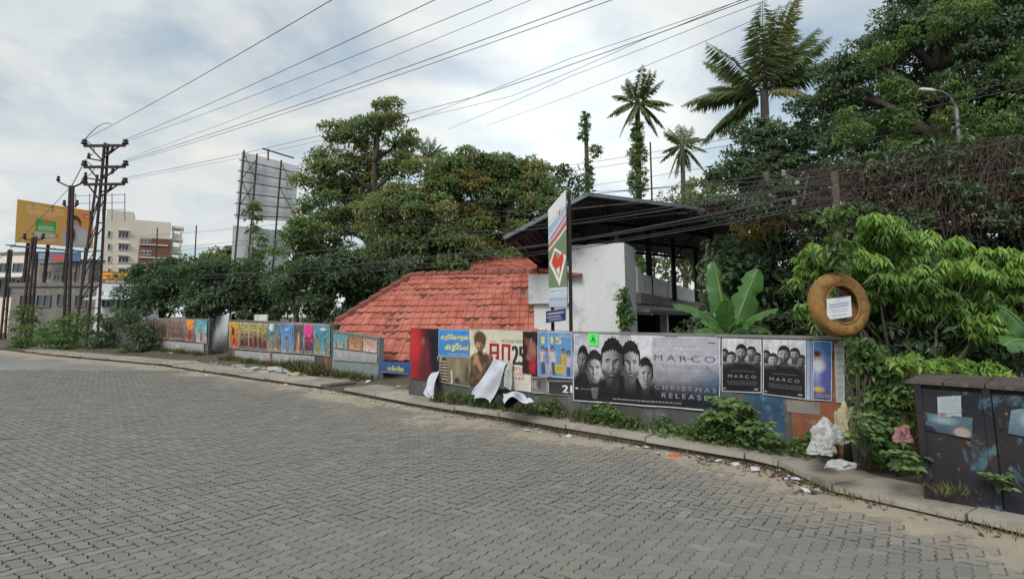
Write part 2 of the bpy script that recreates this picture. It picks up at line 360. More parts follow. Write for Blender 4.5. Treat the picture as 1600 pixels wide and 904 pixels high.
# ------------------------------------------------------------------ drawing flat print onto a sheet
GLY = {}
def glyphs(text):
    if text not in GLY:
        cu = bpy.data.curves.new('lettering', 'FONT'); cu.body = text; o = bpy.data.objects.new('lettering', cu); me = o.to_mesh(); me.calc_loop_triangles()
        V = np.array([v.co[:2] for v in me.vertices]); T = np.array([tuple(t_.vertices) for t_ in me.loop_triangles])
        o.to_mesh_clear(); bpy.data.objects.remove(o); bpy.data.curves.remove(cu)
        V = V - V.min(0); GLY[text] = (V / V[:, 1].max(), T)
    return GLY[text]
class Canvas:                                        # x runs 0..w/h, y runs 0 (top) .. 1
    def __init__(s, asp, res, col=(.5, .5, .5)):
        s.h = max(8, int(res)); s.w = max(6, int(res * asp)); s.asp = asp; s.a = np.ones((s.h, s.w, 3)) * np.array(col)
        yy, xx = np.mgrid[0:s.h, 0:s.w]; s.x = (xx + .5) / s.w * asp; s.y = (yy + .5) / s.h; s.px = 1.0 / s.h
    def blend(s, m_, c): s.a = s.a * (1 - m_[..., None]) + np.array(c) * m_[..., None]; return s
    def grad(s, c0, c1, horiz=False):
        f = (s.x / s.asp if horiz else s.y)[..., None]; s.a = np.array(c0) * (1 - f) + np.array(c1) * f; return s
    def soft(s, d, e=None): return np.clip(.5 - d / (e or s.px), 0, 1)
    def ell(s, cx, cy, rx, ry, c, e=None, al=1.0, rot=0.0):
        X, Y_ = s.x - cx, s.y - cy
        if rot: X, Y_ = X * math.cos(rot) + Y_ * math.sin(rot), -X * math.sin(rot) + Y_ * math.cos(rot)
        d = (np.sqrt((X / rx) ** 2 + (Y_ / ry) ** 2) - 1) * min(rx, ry); return s.blend(s.soft(d, e) * al, c)
    def rect(s, x0, y0, x1, y1, c, e=None, al=1.0):
        d = np.maximum(np.abs(s.x - (x0 + x1) / 2) - (x1 - x0) / 2, np.abs(s.y - (y0 + y1) / 2) - (y1 - y0) / 2); return s.blend(s.soft(d, e) * al, c)
    def poly(s, pts, c, al=1.0):
        ins = np.zeros((s.h, s.w), bool); n = len(pts)
        for i in range(n):
            (x0, y0), (x1, y1) = pts[i], pts[(i + 1) % n]
            if y0 == y1: continue
            ins ^= ((s.y < y0) != (s.y < y1)) & (s.x < (x1 - x0) * (s.y - y0) / (y1 - y0) + x0)
        return s.blend(ins * al, c)
    def border(s, wd, c):
        d = -np.minimum(np.minimum(s.x, s.asp - s.x), np.minimum(s.y, 1 - s.y)) + wd; return s.blend(s.soft(-d), c)
    def text(s, txt, x, y, hgt, c, width=None, al=1.0, bold=0.0):
        """left edge x, baseline bottom y, height hgt; supersampled"""
        V, T = glyphs(txt); k = 3; sx = hgt if width is None else width / V[:, 0].max()
        Pt = np.stack([(x + V[:, 0] * sx) / s.asp * s.w * k, (y - V[:, 1] * hgt) * s.h * k], 1); m_ = np.zeros((s.h * k, s.w * k), bool)
        for t_ in T:
            a, b, c_ = Pt[t_]; lo = np.maximum(np.floor(np.min((a, b, c_), 0)).astype(int), 0); hi = np.minimum(np.ceil(np.max((a, b, c_), 0)).astype(int) + 1, (s.w * k, s.h * k))
            if (hi <= lo).any(): continue
            yy, xx = np.mgrid[lo[1]:hi[1], lo[0]:hi[0]]; xx = xx + .5; yy = yy + .5
            e = [(q[0] - p_[0]) * (yy - p_[1]) - (q[1] - p_[1]) * (xx - p_[0]) for p_, q in ((a, b), (b, c_), (c_, a))]
            m_[lo[1]:hi[1], lo[0]:hi[0]] |= ((e[0] >= 0) & (e[1] >= 0) & (e[2] >= 0)) | ((e[0] <= 0) & (e[1] <= 0) & (e[2] <= 0))
        if bold:
            q = max(1, int(bold * hgt * s.h * k)); mm = m_.copy()
            for dx in range(-q, q + 1): mm |= np.roll(m_, dx, 1)
            m_ = mm
        return s.blend(m_.reshape(s.h, k, s.w, k).mean((1, 3)) * al, c)
    def lines(s, x0, x1, y0, n, step, hgt, c, al=.8, seed=1):
        r_ = random.Random(seed)
        for i in range(n):
            x = x0 + r_.random() * .03
            while x < x1 - .02:
                l_ = r_.uniform(.02, .07); s.rect(x, y0 + i * step, min(x + l_, x1), y0 + i * step + hgt, c, s.px * 1.5, al); x += l_ + .014
        return s
    def speck(s, amt, seed=0, scale=1):
        r_ = np.random.default_rng(seed); n_ = r_.normal(0, amt, (s.h // scale + 1, s.w // scale + 1)); n_ = np.kron(n_, np.ones((scale, scale)))[:s.h, :s.w]; s.a = np.clip(s.a * (1 + n_[..., None]), .004, .9); return s
    def mottle(s, amt, sc, seed=0):
        for i, k in enumerate((sc, sc * 2.3, sc * 5.1)):
            r_ = np.random.default_rng(seed + i); g = r_.normal(0, 1, (int(k) + 2, int(k * s.asp) + 2)); X = s.x / s.asp * (g.shape[1] - 1.01); Y_ = s.y * (g.shape[0] - 1.01); i0, j0 = Y_.astype(int), X.astype(int); fy, fx = Y_ - i0, X - j0; fy = fy * fy * (3 - 2 * fy); fx = fx * fx * (3 - 2 * fx)
            n_ = (g[i0, j0] * (1 - fx) + g[i0, j0 + 1] * fx) * (1 - fy) + (g[i0 + 1, j0] * (1 - fx) + g[i0 + 1, j0 + 1] * fx) * fy; s.a = np.clip(s.a * (1 + amt / (1 + i * .3) * n_[..., None]), .003, .9)
        return s
    def face(s, cx, cy, r, skin, hair, beard=None, must=True, turn=0.0, lit=-1, long=1.3):
        """a generic printed portrait: a modelled head shaded from one side; r = half width"""
        ry = r * long; sk = np.array(skin, float); hr = np.array(hair, float); r_ = np.random.default_rng(int(cx * 977 + cy * 131 + r * 7919))
        u, v = (s.x - cx) / r, (s.y - cy) / ry
        jaw = np.where(v > .1, 1 - .38 * np.clip(v - .1, 0, 1) ** 1.6, 1 - .06 * np.clip(-v, 0, 1)); uu = u / jaw
        ins = 1 - uu ** 2 - (v * .96) ** 2; z = np.sqrt(np.clip(ins, 0, 1)); f = u - .28 * turn * z
        g = lambda x0, y0, sx, sy: np.exp(-((f - x0) / sx) ** 2 - ((v - y0) / sy) ** 2)
        for q in (-1, 1):
            z = z + .10 * g(q * .36, -.19, .24, .06) - .20 * g(q * .37, -.06, .17, .085) + .07 * g(q * .37, -.045, .1, .045) + .09 * g(q * .52, .17, .2, .13) - .08 * g(q * .12, .33, .05, .03) - .05 * g(q * .3, .38, .06, .12)
        z = z + .26 * np.exp(-(f / .1) ** 2) * np.clip((v + .2) / .48, 0, 1) * (v < .31) + .16 * g(0, .27, .12, .06) + .06 * g(0, .47, .2, .03) - .09 * g(0, .51, .22, .014) + .08 * g(0, .56, .17, .035) - .06 * g(0, .67, .2, .04) + .12 * g(0, .84, .22, .1)
        gy, gx = np.gradient(z * r, s.px); n3 = np.stack([-gx, -gy, np.ones_like(gx)], -1); n3 /= np.linalg.norm(n3, axis=-1, keepdims=True)
        Lv = np.array((lit * .75, -.42, .5)); Lv /= np.linalg.norm(Lv); sh = .13 + 1.05 * np.clip(n3 @ Lv, 0, 1) + .14 * np.clip(n3[..., 2], 0, 1)
        col = sk[None, None] * sh[..., None]
        def over(m_, c): nonlocal col; m_ = np.clip(m_, 0, 1)[..., None]; col = col * (1 - m_) + np.asarray(c) * m_
        gr_ = np.clip(r_.normal(.8, .3, u.shape), .2, 1.6)
        for q in (-1, 1):
            over(np.clip(1.4 - ((f - q * .37) / .21) ** 2 - ((v + .185 - .03 * np.abs(f - q * .37)) / .03) ** 2, 0, 1) * .9, hr)
            over(np.clip(1.2 - ((f - q * .37) / .12) ** 2 - ((v + .04) / .028) ** 2, 0, 1) * .55, sk * .8 * sh.mean()); over(np.clip(1.3 - ((f - q * .36) / .055) ** 2 - ((v + .042) / .032) ** 2, 0, 1), (.01, .01, .01)); over(np.clip(1.2 - ((f - q * .37) / .15) ** 2 - ((v + .068) / .013) ** 2, 0, 1) * .8, (.015, .012, .012))
        over(np.clip(1.2 - (f / .2) ** 2 - ((v - .535) / .06) ** 2, 0, 1) * .35, sk * np.array((.5, .3, .28)))
        if must: over(np.clip(1.3 - (f / .29) ** 2 - ((v - .425) / .05) ** 2, 0, 1) * np.clip(gr_, .5, 1), hr)
        if beard is not None:
            bm = np.clip((v - .2 - .36 * np.clip(.75 - np.abs(f), 0, 1) ** 1.2) / .16, 0, 1) * (1 - np.clip(1.25 - (f / .22) ** 2 - ((v - .535) / .05) ** 2, 0, 1)); over(bm * np.clip(gr_, .45, .95), np.array(beard))
        hl = -.46 - .10 * np.cos(f * 2.6) + .04 * np.sin(f * 23 + cx * 50); hm = np.clip((hl - v) / .05, 0, 1); hm = np.maximum(hm, np.clip((np.abs(u) - .86) / .08, 0, 1) * np.clip((.12 - v) / .1, 0, 1))
        strands = .5 + .9 * np.clip(np.sin(f * 46 + v * 17 + np.sin(v * 19) * 2) * .5 + .5, 0, 1) * np.clip(n3 @ Lv + .3, 0, 1)
        mh = np.clip(hm, 0, 1)[..., None]; col = col * (1 - mh) + (hr * 1.3 * strands[..., None]) * mh
        # neck, ear and the hair mass standing off the skull, then the head itself
        nk = np.clip(1 - ((u - .1 * turn) / .6) ** 8, 0, 1) * np.clip((v - .55) / .1, 0, 1) * np.clip((1.55 - v) / .3, 0, 1); s.blend(np.clip(nk * 3, 0, 1), sk * (.10 + .12 * (np.clip(u * lit + .5, 0, 1)).mean()))
        for q in (-1, 1): s.ell(cx + q * r * .99, cy + ry * .08, r * .12, ry * .16, sk * (.7 if q == lit else .2))
        top = 1 - (u / 1.07) ** 2 - ((v + .2) / .97) ** 2 + .05 * np.sin(u * 21 + cx * 31) * (v < -.5); s.blend(np.clip(top / .06, 0, 1) * (v < .05), hr)
        m_ = np.clip(ins / .07, 0, 1)[..., None]; s.a = np.clip(s.a * (1 - m_) + col * m_, .004, .9)
        return s
def sheet(name, label, cat, cv, quad, off=None, wrinkle=.006, group=None, seed=0, curl=None, parent=None, thick=None):
    """paper or board carrying a canvas: quad = four corners (top left, top right, bottom right, bottom left)"""
    tl, tr, br, bl_ = [np.array(q, float) for q in quad]; h, w_ = cv.h, cv.w
    v, u = np.mgrid[0:h + 1, 0:w_ + 1]; u = u / w_; v = v / h
    X = (tl * (1 - u[..., None]) + tr * u[..., None]) * (1 - v[..., None]) + (bl_ * (1 - u[..., None]) + br * u[..., None]) * v[..., None]
    nrm = np.cross(tr - tl, tl - bl_); nrm /= np.linalg.norm(nrm)
    r_ = np.random.default_rng(seed + 5); dsp = np.zeros_like(u); sw, sh = np.linalg.norm(tr - tl), np.linalg.norm(tl - bl_)
    if wrinkle:
        for i in range(9):
            k = r_.normal(0, 1, 2) * (2.5 + i * 1.6); dsp += np.sin((u * sw * k[0] + v * sh * k[1]) * 3 + r_.random() * 6.3) / (1 + i * .5)
        dsp = wrinkle * (dsp / 3.2 + .9)
        ed = np.minimum(np.minimum(u * sw, (1 - u) * sw), np.minimum(v * sh, (1 - v) * sh)); dsp += wrinkle * 1.6 * np.exp(-ed / .03) * (np.sin(u * sw * 9 + seed) * np.sin(v * sh * 8 + seed * 2) > .2)
        X = X + (np.sin(v * 9 + seed) * .003 * (u[...] - .5))[..., None] * (tr - tl) + (np.sin(u * sw * 7 + seed) * .004 * (v - .5))[..., None] * (tl - bl_)
    if curl is not None: dsp = dsp + curl(u, v)
    X = X + nrm * dsp[..., None]
    i0 = np.arange(h)[:, None] * (w_ + 1) + np.arange(w_)[None]; Fq = np.stack([i0, i0 + w_ + 1, i0 + w_ + 2, i0 + 1], -1).reshape(-1, 4)
    c_ = (tl + tr + br + bl_) / 4; c_[2] = min(q[2] for q in quad)
    if parent: c_ = np.array(ORIGIN[root_of(parent)])
    V = X.reshape(-1, 3) - c_
    if thick:                                         # a closed board: the same grid again behind, coarse
        pass
    me = mesh_np(name, V, Fq, 4, None, True)
    at = me.attributes.new('ink', 'FLOAT_COLOR', 'CORNER'); ink = np.concatenate([np.clip(cv.a, .003, .9), np.ones((h, w_, 1))], 2).reshape(-1, 1, 4).repeat(4, 1)
    at.data.foreach_set('color', ink.astype(np.float32).ravel())
    o = link(name, me, 'print', parent, None if parent else tuple(c_))
    if thick:
        md = o.modifiers.new('board', 'SOLIDIFY'); md.thickness = thick; md.offset = -1
    if label: tag(o, label, cat, group)
    return o

# ================================================================== GROUND, ROAD, FOOTPATH
KERB_PX = [(0, 546), (90, 557), (246, 571), (390, 593), (502, 608), (648, 636), (791, 660), (913, 683), (1024, 701), (1155, 722), (1233, 737), (1294, 769), (1397, 790), (1522, 821), (1599, 840)]
KERB = [G(*q).xy for q in KERB_PX]
d0 = (KERB[0] - KERB[2]).normalized(); d1 = (KERB[-1] - KERB[-3]).normalized()
KERB = [KERB[0] + d0 * 30] + KERB + [KERB[-1] + d1 * 3]
KA = np.array([tuple(k) for k in KERB]); KL = np.concatenate([[0], np.cumsum(np.linalg.norm(np.diff(KA, axis=0), axis=1))])
def along(s_):                                     # point on the kerb line, and the direction away from the road
    p = np.array([np.interp(s_, KL, KA[:, 0]), np.interp(s_, KL, KA[:, 1])]); a = np.array([np.interp(s_ - .35, KL, KA[:, 0]), np.interp(s_ - .35, KL, KA[:, 1])]); b = np.array([np.interp(s_ + .35, KL, KA[:, 0]), np.interp(s_ + .35, KL, KA[:, 1])])
    d = (b - a) / np.linalg.norm(b - a); return p, np.array([-d[1], d[0]]), d
def kerb_dist(X, Y):                               # positive on the road side
    best = np.full(X.shape, 1e9)
    for i in range(len(KA) - 1):
        a, d = KA[i], KA[i + 1] - KA[i]; l2 = d @ d; t = np.clip(((X - a[0]) * d[0] + (Y - a[1]) * d[1]) / l2, 0, 1)
        dx, dy = X - a[0] - t * d[0], Y - a[1] - t * d[1]; dd = np.hypot(dx, dy); sgn = np.where(d[0] * dy - d[1] * dx > 0, -1, 1); best = np.where(dd < np.abs(best), dd * sgn, best)
    return best
def fbm(x, y, sc, seed=0.0): return mnoise.fractal(Vector((x * sc, y * sc, seed)), 1.0, 2.0, 4)
def dustiness(x, y, kd):                           # sand drifted along the kerb
    return min(1.0, max(0.0, (1.4 - kd) / 1.2 + .5 * fbm(x, y, .8, 3.3) + .2 * fbm(x, y, 4, 9.1)))

mb = MB(); mb.add([(-600, -30, -.06), (600, -30, -.06), (600, 900, -.06), (-600, 900, -.06)], [(0, 1, 2, 3)])
structure(mb.build('ground', 'soil'), 'bare brown ground stretching away behind the walls and houses')
# far road: beyond the blocks one can tell apart
PAVE_Y = 17.5
mb = MB(); edge = [along(s_)[0] for s_ in np.linspace(0, KL[-1], 90)]
poly = [(e[0], e[1]) for e in edge]
def strip_mesh(name, mat, z, lo, hi):
    vs, fs = [], []
    pts = [p for p in poly if lo <= p[1] <= hi]
    for x, y in pts: vs += [(x, y, z), (min(-60 - .2 * y, x - 30), y - 8 if hi > 50 else y, z)]
    for i in range(len(pts) - 1): fs.append((2 * i, 2 * i + 1, 2 * i + 3, 2 * i + 2))
    return MB().add(vs, fs).build(name, mat)
vs = [(-90, -20, -.016), (8, -20, -.016)] + [(x, y, -.016) for x, y in reversed(poly)] + [(-90, 60, -.016)]
road = structure(MB().add(vs, [tuple(range(len(vs)))]).build('road', 'joint_sand'), 'grey road paved with interlocking concrete blocks in a herringbone')
ORIGIN['road'] = Vector()
fp = [(x, y) for x, y in poly if y >= PAVE_Y]
vs = [(x, y, -.004) for x, y in fp] + [(fp[-1][0] - 60, PAVE_Y, -.004), (-90, PAVE_Y, -.004), (-90, 60, -.004)]
MB().add(vs, [tuple(range(len(vs)))]).build('far_surface', 'far_road', road)

UP = .092; DP = np.array((-.8145, .5802)); DQ = np.array((.5802, .8145))
def paver_shape(nx, ny):
    A_ = .10; ring = []
    def edge_pts(x0, y0, dx, dy, n_):
        for k in range(n_):
            for t_, g_ in ((0, 0), (.32, 1), (.68, -1)):
                s_ = k + t_; 
                if dx: f_ = s_ if dx > 0 else n_ - s_; gg = g_ if dx > 0 else -g_; ring.append((f_, y0 + A_ * gg))
                else: f_ = s_ if dy > 0 else n_ - s_; gg = g_ if dy > 0 else -g_; ring.append((x0 + A_ * gg, f_))
    edge_pts(0, 0, 1, 0, nx); edge_pts(nx, 0, 0, 1, ny); edge_pts(nx, ny, -1, 0, nx); edge_pts(0, ny, 0, -1, ny)
    R = np.array(ring) - np.array((nx / 2, ny / 2)); n = len(R)
    nn = np.roll(R, -1, 0) - np.roll(R, 1, 0); nn = np.stack([nn[:, 1], -nn[:, 0]], 1); nn /= np.linalg.norm(nn, axis=1)[:, None]
    top = (R * UP - nn * .0058); bot = (R * UP - nn * .0026)
    W_ = lambda q: q[:, :1] * DP + q[:, 1:] * DQ
    V = np.concatenate([np.c_[W_(top), np.zeros(n)], np.c_[W_(bot), np.full(n, -.013)]]); i = np.arange(n)
    tri = [(0, k, k + 1) for k in range(1, n - 1)]
    return V, [tuple(range(n))], [(a, a + n, (a + 1) % n + n, (a + 1) % n) for a in i], n
SH = {'h': paver_shape(2, 1), 'v': paver_shape(1, 2)}
PM = {}
for k_, (V, tops, sides, n) in SH.items():
    me = bpy.data.meshes.new('paver'); me.from_pydata([tuple(v) for v in V], [], tops + sides); me.update(); PM[k_] = me
cand = []
for i in range(-330, 330):
    for j in range(-80, 330):
        r4 = (i + j) % 4
        if r4 == 0: k_, ox, oy = 'h', i + 1, j + .5
        elif r4 == 2: k_, ox, oy = 'v', i + .5, j + 1
        else: continue
        x, y = (ox * DP + oy * DQ) * UP
        if 2.3 < y < PAVE_Y and abs(x) < .95 * y + 1.3: cand.append((x, y, k_))
X = np.array([c[0] for c in cand]); Y = np.array([c[1] for c in cand]); KD = kerb_dist(X, Y)
cand = [(x, y, k_, kd) for (x, y, k_), kd in zip(cand, KD) if kd > .04]
def in_frame(x, y):
    v = Vector((x, y, -EYE)); d = v.y * cp + v.z * sp; u_ = v.z * cp - v.y * sp
    if d < .1: return False
    px, py = 800 + F * v.x / d, PY0 - F * u_ / d
    return 5 < px < 1595 and 0 < py < 897
cand.sort(key=lambda c: math.hypot(c[0], c[1])); near, rest = [], []
for c in cand: (near if len(near) < 300 and in_frame(c[0], c[1]) else rest).append(c)
for x, y, k_, kd in near:
    o = link('paver', PM[k_], 'paver', road); o.location = (x, y, random.gauss(0, .0012)); o.rotation_euler = (random.gauss(0, .006), random.gauss(0, .006), random.gauss(0, .006))
Vs, Q, Tn, pv, du, base_i = [], [], [], [], [], 0
groups_ = {'h': [], 'v': []}
for c in rest: groups_[c[2]].append(c)
Vall, Fall = [], []
nn_ = SH['h'][3]; k0 = 0
for k_, lst in groups_.items():
    V, tops, sides, n = SH[k_]; m_ = len(lst); P_ = np.array([(c[0], c[1]) for c in lst])
    jz = rng.normal(0, .0014, m_); tx, ty = rng.normal(0, .008, (2, m_))
    W = np.repeat(V[None], m_, 0); W[:, :, 2] += jz[:, None] + V[None, :, 0] * tx[:, None] + V[None, :, 1] * ty[:, None]; W[:, :, :2] += P_[:, None]
    Vall.append(W.reshape(-1, 3)); pv.append(np.repeat(rng.random(m_), 2 * n)); du.append(np.repeat([dustiness(c[0], c[1], c[3]) * .85 for c in lst], 2 * n))
    off = (k0 + np.arange(m_) * 2 * n)[:, None, None]
    tri = np.array([(0, a, a + 1) for a in range(1, n - 1)]); sd_ = np.array([t_ for a, b_, c_, d_ in sides for t_ in ((a, b_, c_), (a, c_, d_))])
    Fall.append((np.concatenate([tri, sd_])[None] + off).reshape(-1, 3)); k0 += m_ * 2 * n
me = mesh_np('pavers', np.concatenate(Vall), np.concatenate(Fall), 3, {'pv': np.concatenate(pv), 'dust': np.concatenate(du)})
stuff(link('pavers', me, 'paver', road), None)

# drifted sand
vs, fs = [], []; SS = np.concatenate([np.arange(20, KL[-1] - .05, .1)]); OO = np.linspace(-.02, 2.9, 30)
pk = [along(s_) for s_ in SS]; XY = np.array([[p - nrm * o_ for o_ in OO] for p, nrm, d in pk])
KD = kerb_dist(XY[..., 0], XY[..., 1])
for i in range(len(SS)):
    for j in range(len(OO)):
        x, y = XY[i, j]; q = dustiness(x, y, KD[i, j]); vs.append((x, y, -.0135 + .0165 * q ** .8 + .004 * max(0, .3 - OO[j]) + .0015 * fbm(x, y, 9)))
nO = len(OO)
fs = [(i * nO + j, i * nO + j + 1, (i + 1) * nO + j + 1, (i + 1) * nO + j) for i in range(len(SS) - 1) for j in range(nO - 1)]
dust = MB().add(vs, fs).build('dust', 'dust_sand', smooth=True); stuff(dust, 'pale sand drifted over the paving along the kerb')

# footpath: soil bed, slabs, kerb stones
S_RAMP = KL[11]; S_FLAT = KL[12]                    # where the path drops towards the cabinet
def path_top(s_): return float(np.interp(s_, [S_RAMP - .6, S_FLAT], [.125, .085]))
vs, fs = [], []; SS = np.arange(2, KL[-1], .25); OO = np.concatenate([[.05, .3, .6, .85], np.linspace(.95, 4.2, 12)])
for s_ in SS:
    p, nrm, d = along(s_)
    for o_ in OO:
        x, y = p + nrm * o_; zt = path_top(s_); z = zt - .085 if o_ < (.9 if s_ < S_RAMP else .72) else zt - .03 + min(.12, (o_ - .9) * .12) * (.6 + fbm(x, y, 1.3)) + .03 * fbm(x, y, 3)
        vs.append((x, y, z))
nO = len(OO); fs = [(i * nO + j, (i + 1) * nO + j, (i + 1) * nO + j + 1, i * nO + j + 1) for i in range(len(SS) - 1) for j in range(nO - 1)]
path = structure(MB().add(vs, fs).build('footpath', 'soil', smooth=True), 'raised footpath of worn concrete slabs along the wall'); ORIGIN['footpath'] = Vector()
s_ = KL[1] + 4; k = 0
while s_ < KL[-1] - .5:
    ln = random.uniform(1.0, 1.35) if s_ < S_RAMP - .2 else 1.0
    if s_ < S_RAMP - .3 < s_ + ln: ln = S_RAMP - .1 - s_
    elif s_ < S_FLAT < s_ + ln: ln = S_FLAT - s_ + .05
    a0, n0, _ = along(s_ + .011); a1, n1, _ = along(s_ + ln - .011); wd = random.uniform(.82, .9) if s_ < S_RAMP - .5 else random.uniform(.66, .7); ou = random.uniform(-.03, .0)
    z0, z1 = path_top(s_), path_top(s_ + ln); jz = random.uniform(-.012, .012); tl_ = random.uniform(-.01, .01)
    q = [(*(a0 + n0 * ou), z0 + jz), (*(a1 + n1 * ou), z1 + jz + tl_), (*(a1 + n1 * wd), z1 + jz + tl_ * 1.4), (*(a0 + n0 * wd), z0 + jz)]
    if not (KL[5] - .4 < s_ < KL[5] + .5):
        MB().slab(q, .055).build('slab', 'slab_concrete', path)
    if True:
        q = [(*(a0 + n0 * .035), z0 - .06), (*(a1 + n1 * .035), z1 - .06), (*(a1 + n1 * .14), z1 - .06), (*(a0 + n0 * .14), z0 - .06)]
        MB().slab(q, .2).build('kerb_stone', 'kerb_concrete', path)
    s_ += ln; k += 1

# ================================================================== WALLS WITH THEIR POSTERS
MW = Plane((-1.35, 10.7), (5.1, -4.3))
g1, g2 = G(360, 562, .1), G(520, 585, .1); LW = Plane(g1.xy, (g2 - g1).xy)
g1, g2 = G(215, 549, .1), G(327, 557, .1); FW = Plane(g1.xy, (g2 - g1).xy)
def wall_thing(name, label, pl, px0, px1, tops, mat, thick=.14, z0=-.08, group=None, ext=0.0, cope=True):
    a0, a1 = pl.hit(px0, 520)[0] - ext, pl.hit(px1, 520)[0]; z_a, z_b = tops
    t_ = thing(name, label, 'wall', pl.at(a0, 0), group)
    q = [pl.at(a0, z0), pl.at(a1, z0), pl.at(a1, z_b), pl.at(a0, z_a)]
    MB().slab(q, thick).build('panel', mat, t_)
    if cope:
        n_ = max(1, round((a1 - a0) / 1.4))
        for i in range(n_):
            f0, f1 = i / n_, (i + 1) / n_; A0, A1 = a0 + (a1 - a0) * f0 + .004, a0 + (a1 - a0) * f1 - .004; Z0, Z1 = z_a + (z_b - z_a) * f0 + .003, z_a + (z_b - z_a) * f1 + .003; j = random.uniform(0, .006)
            MB().slab([pl.at(A0, Z0 + j, .02), pl.at(A1, Z1 + j, .02), pl.at(A1, Z1 + j + .035, .02), pl.at(A0, Z0 + j + .035, .02)], thick + .04).build('coping', 'concrete', t_)
    return t_, a0, a1
zt = (MW.hit(690, 517)[1], MW.hit(1310, 531)[1])
main_wall, a0, a1 = wall_thing('poster_wall', 'long low plastered wall papered over with film posters beside the footpath', MW, 641, 1326, (zt[0], zt[1]), 'wall_plaster')
def patch(name, mat, pl, px0, py0, px1, py1, off, parent):
    x0, za = pl.hit(px0, py0); x1, zb = pl.hit(px1, py1); MB().wbox(pl, x0, x1, zb, za, -.002, off).build(name, mat, parent)
patch('painted_panel', 'blue_paint', MW, 1165, 606, 1228, 690, .006, main_wall)
patch('painted_panel', 'orange_paint', MW, 1229, 533, 1324, 720, .007, main_wall)
patch('bare_patch', 'concrete', MW, 1229, 624, 1282, 648, .011, main_wall)
for px in (739, 897, 1128):
    x0, _ = MW.hit(px, 560); MB().wbox(MW, x0 - .12, x0 + .12, -.05, zt[0] - .1, -.01, .012).build('pier', 'wall_plaster', main_wall)
zl = (LW.hit(360, 501)[1], LW.hit(517, 508)[1])
left_wall, *_ = wall_thing('poster_wall', 'further wall with a row of colourful posters next to the grey sheet gate', LW, 358, 520, zl, 'wall_plaster')
for px in (367, 425, 512):
    x0, _ = LW.hit(px, 540); MB().wbox(LW, x0 - .13, x0 + .13, -.05, zl[0] - .04, -.01, .02).build('pier', 'orange_paint', left_wall)
low_wall, *_ = wall_thing('low_wall', 'short teal stretch of wall stepping down before the tiled roof', LW, 521, 593, (LW.hit(522, 518)[1], LW.hit(590, 530)[1]), 'teal_wall')
zf = (FW.hit(215, 497)[1], FW.hit(327, 499.5)[1])
far_wall, *_ = wall_thing('poster_wall', 'farthest wall with faded brown posters and an orange one', FW, 212, 327, zf, 'wall_plaster', ext=3)

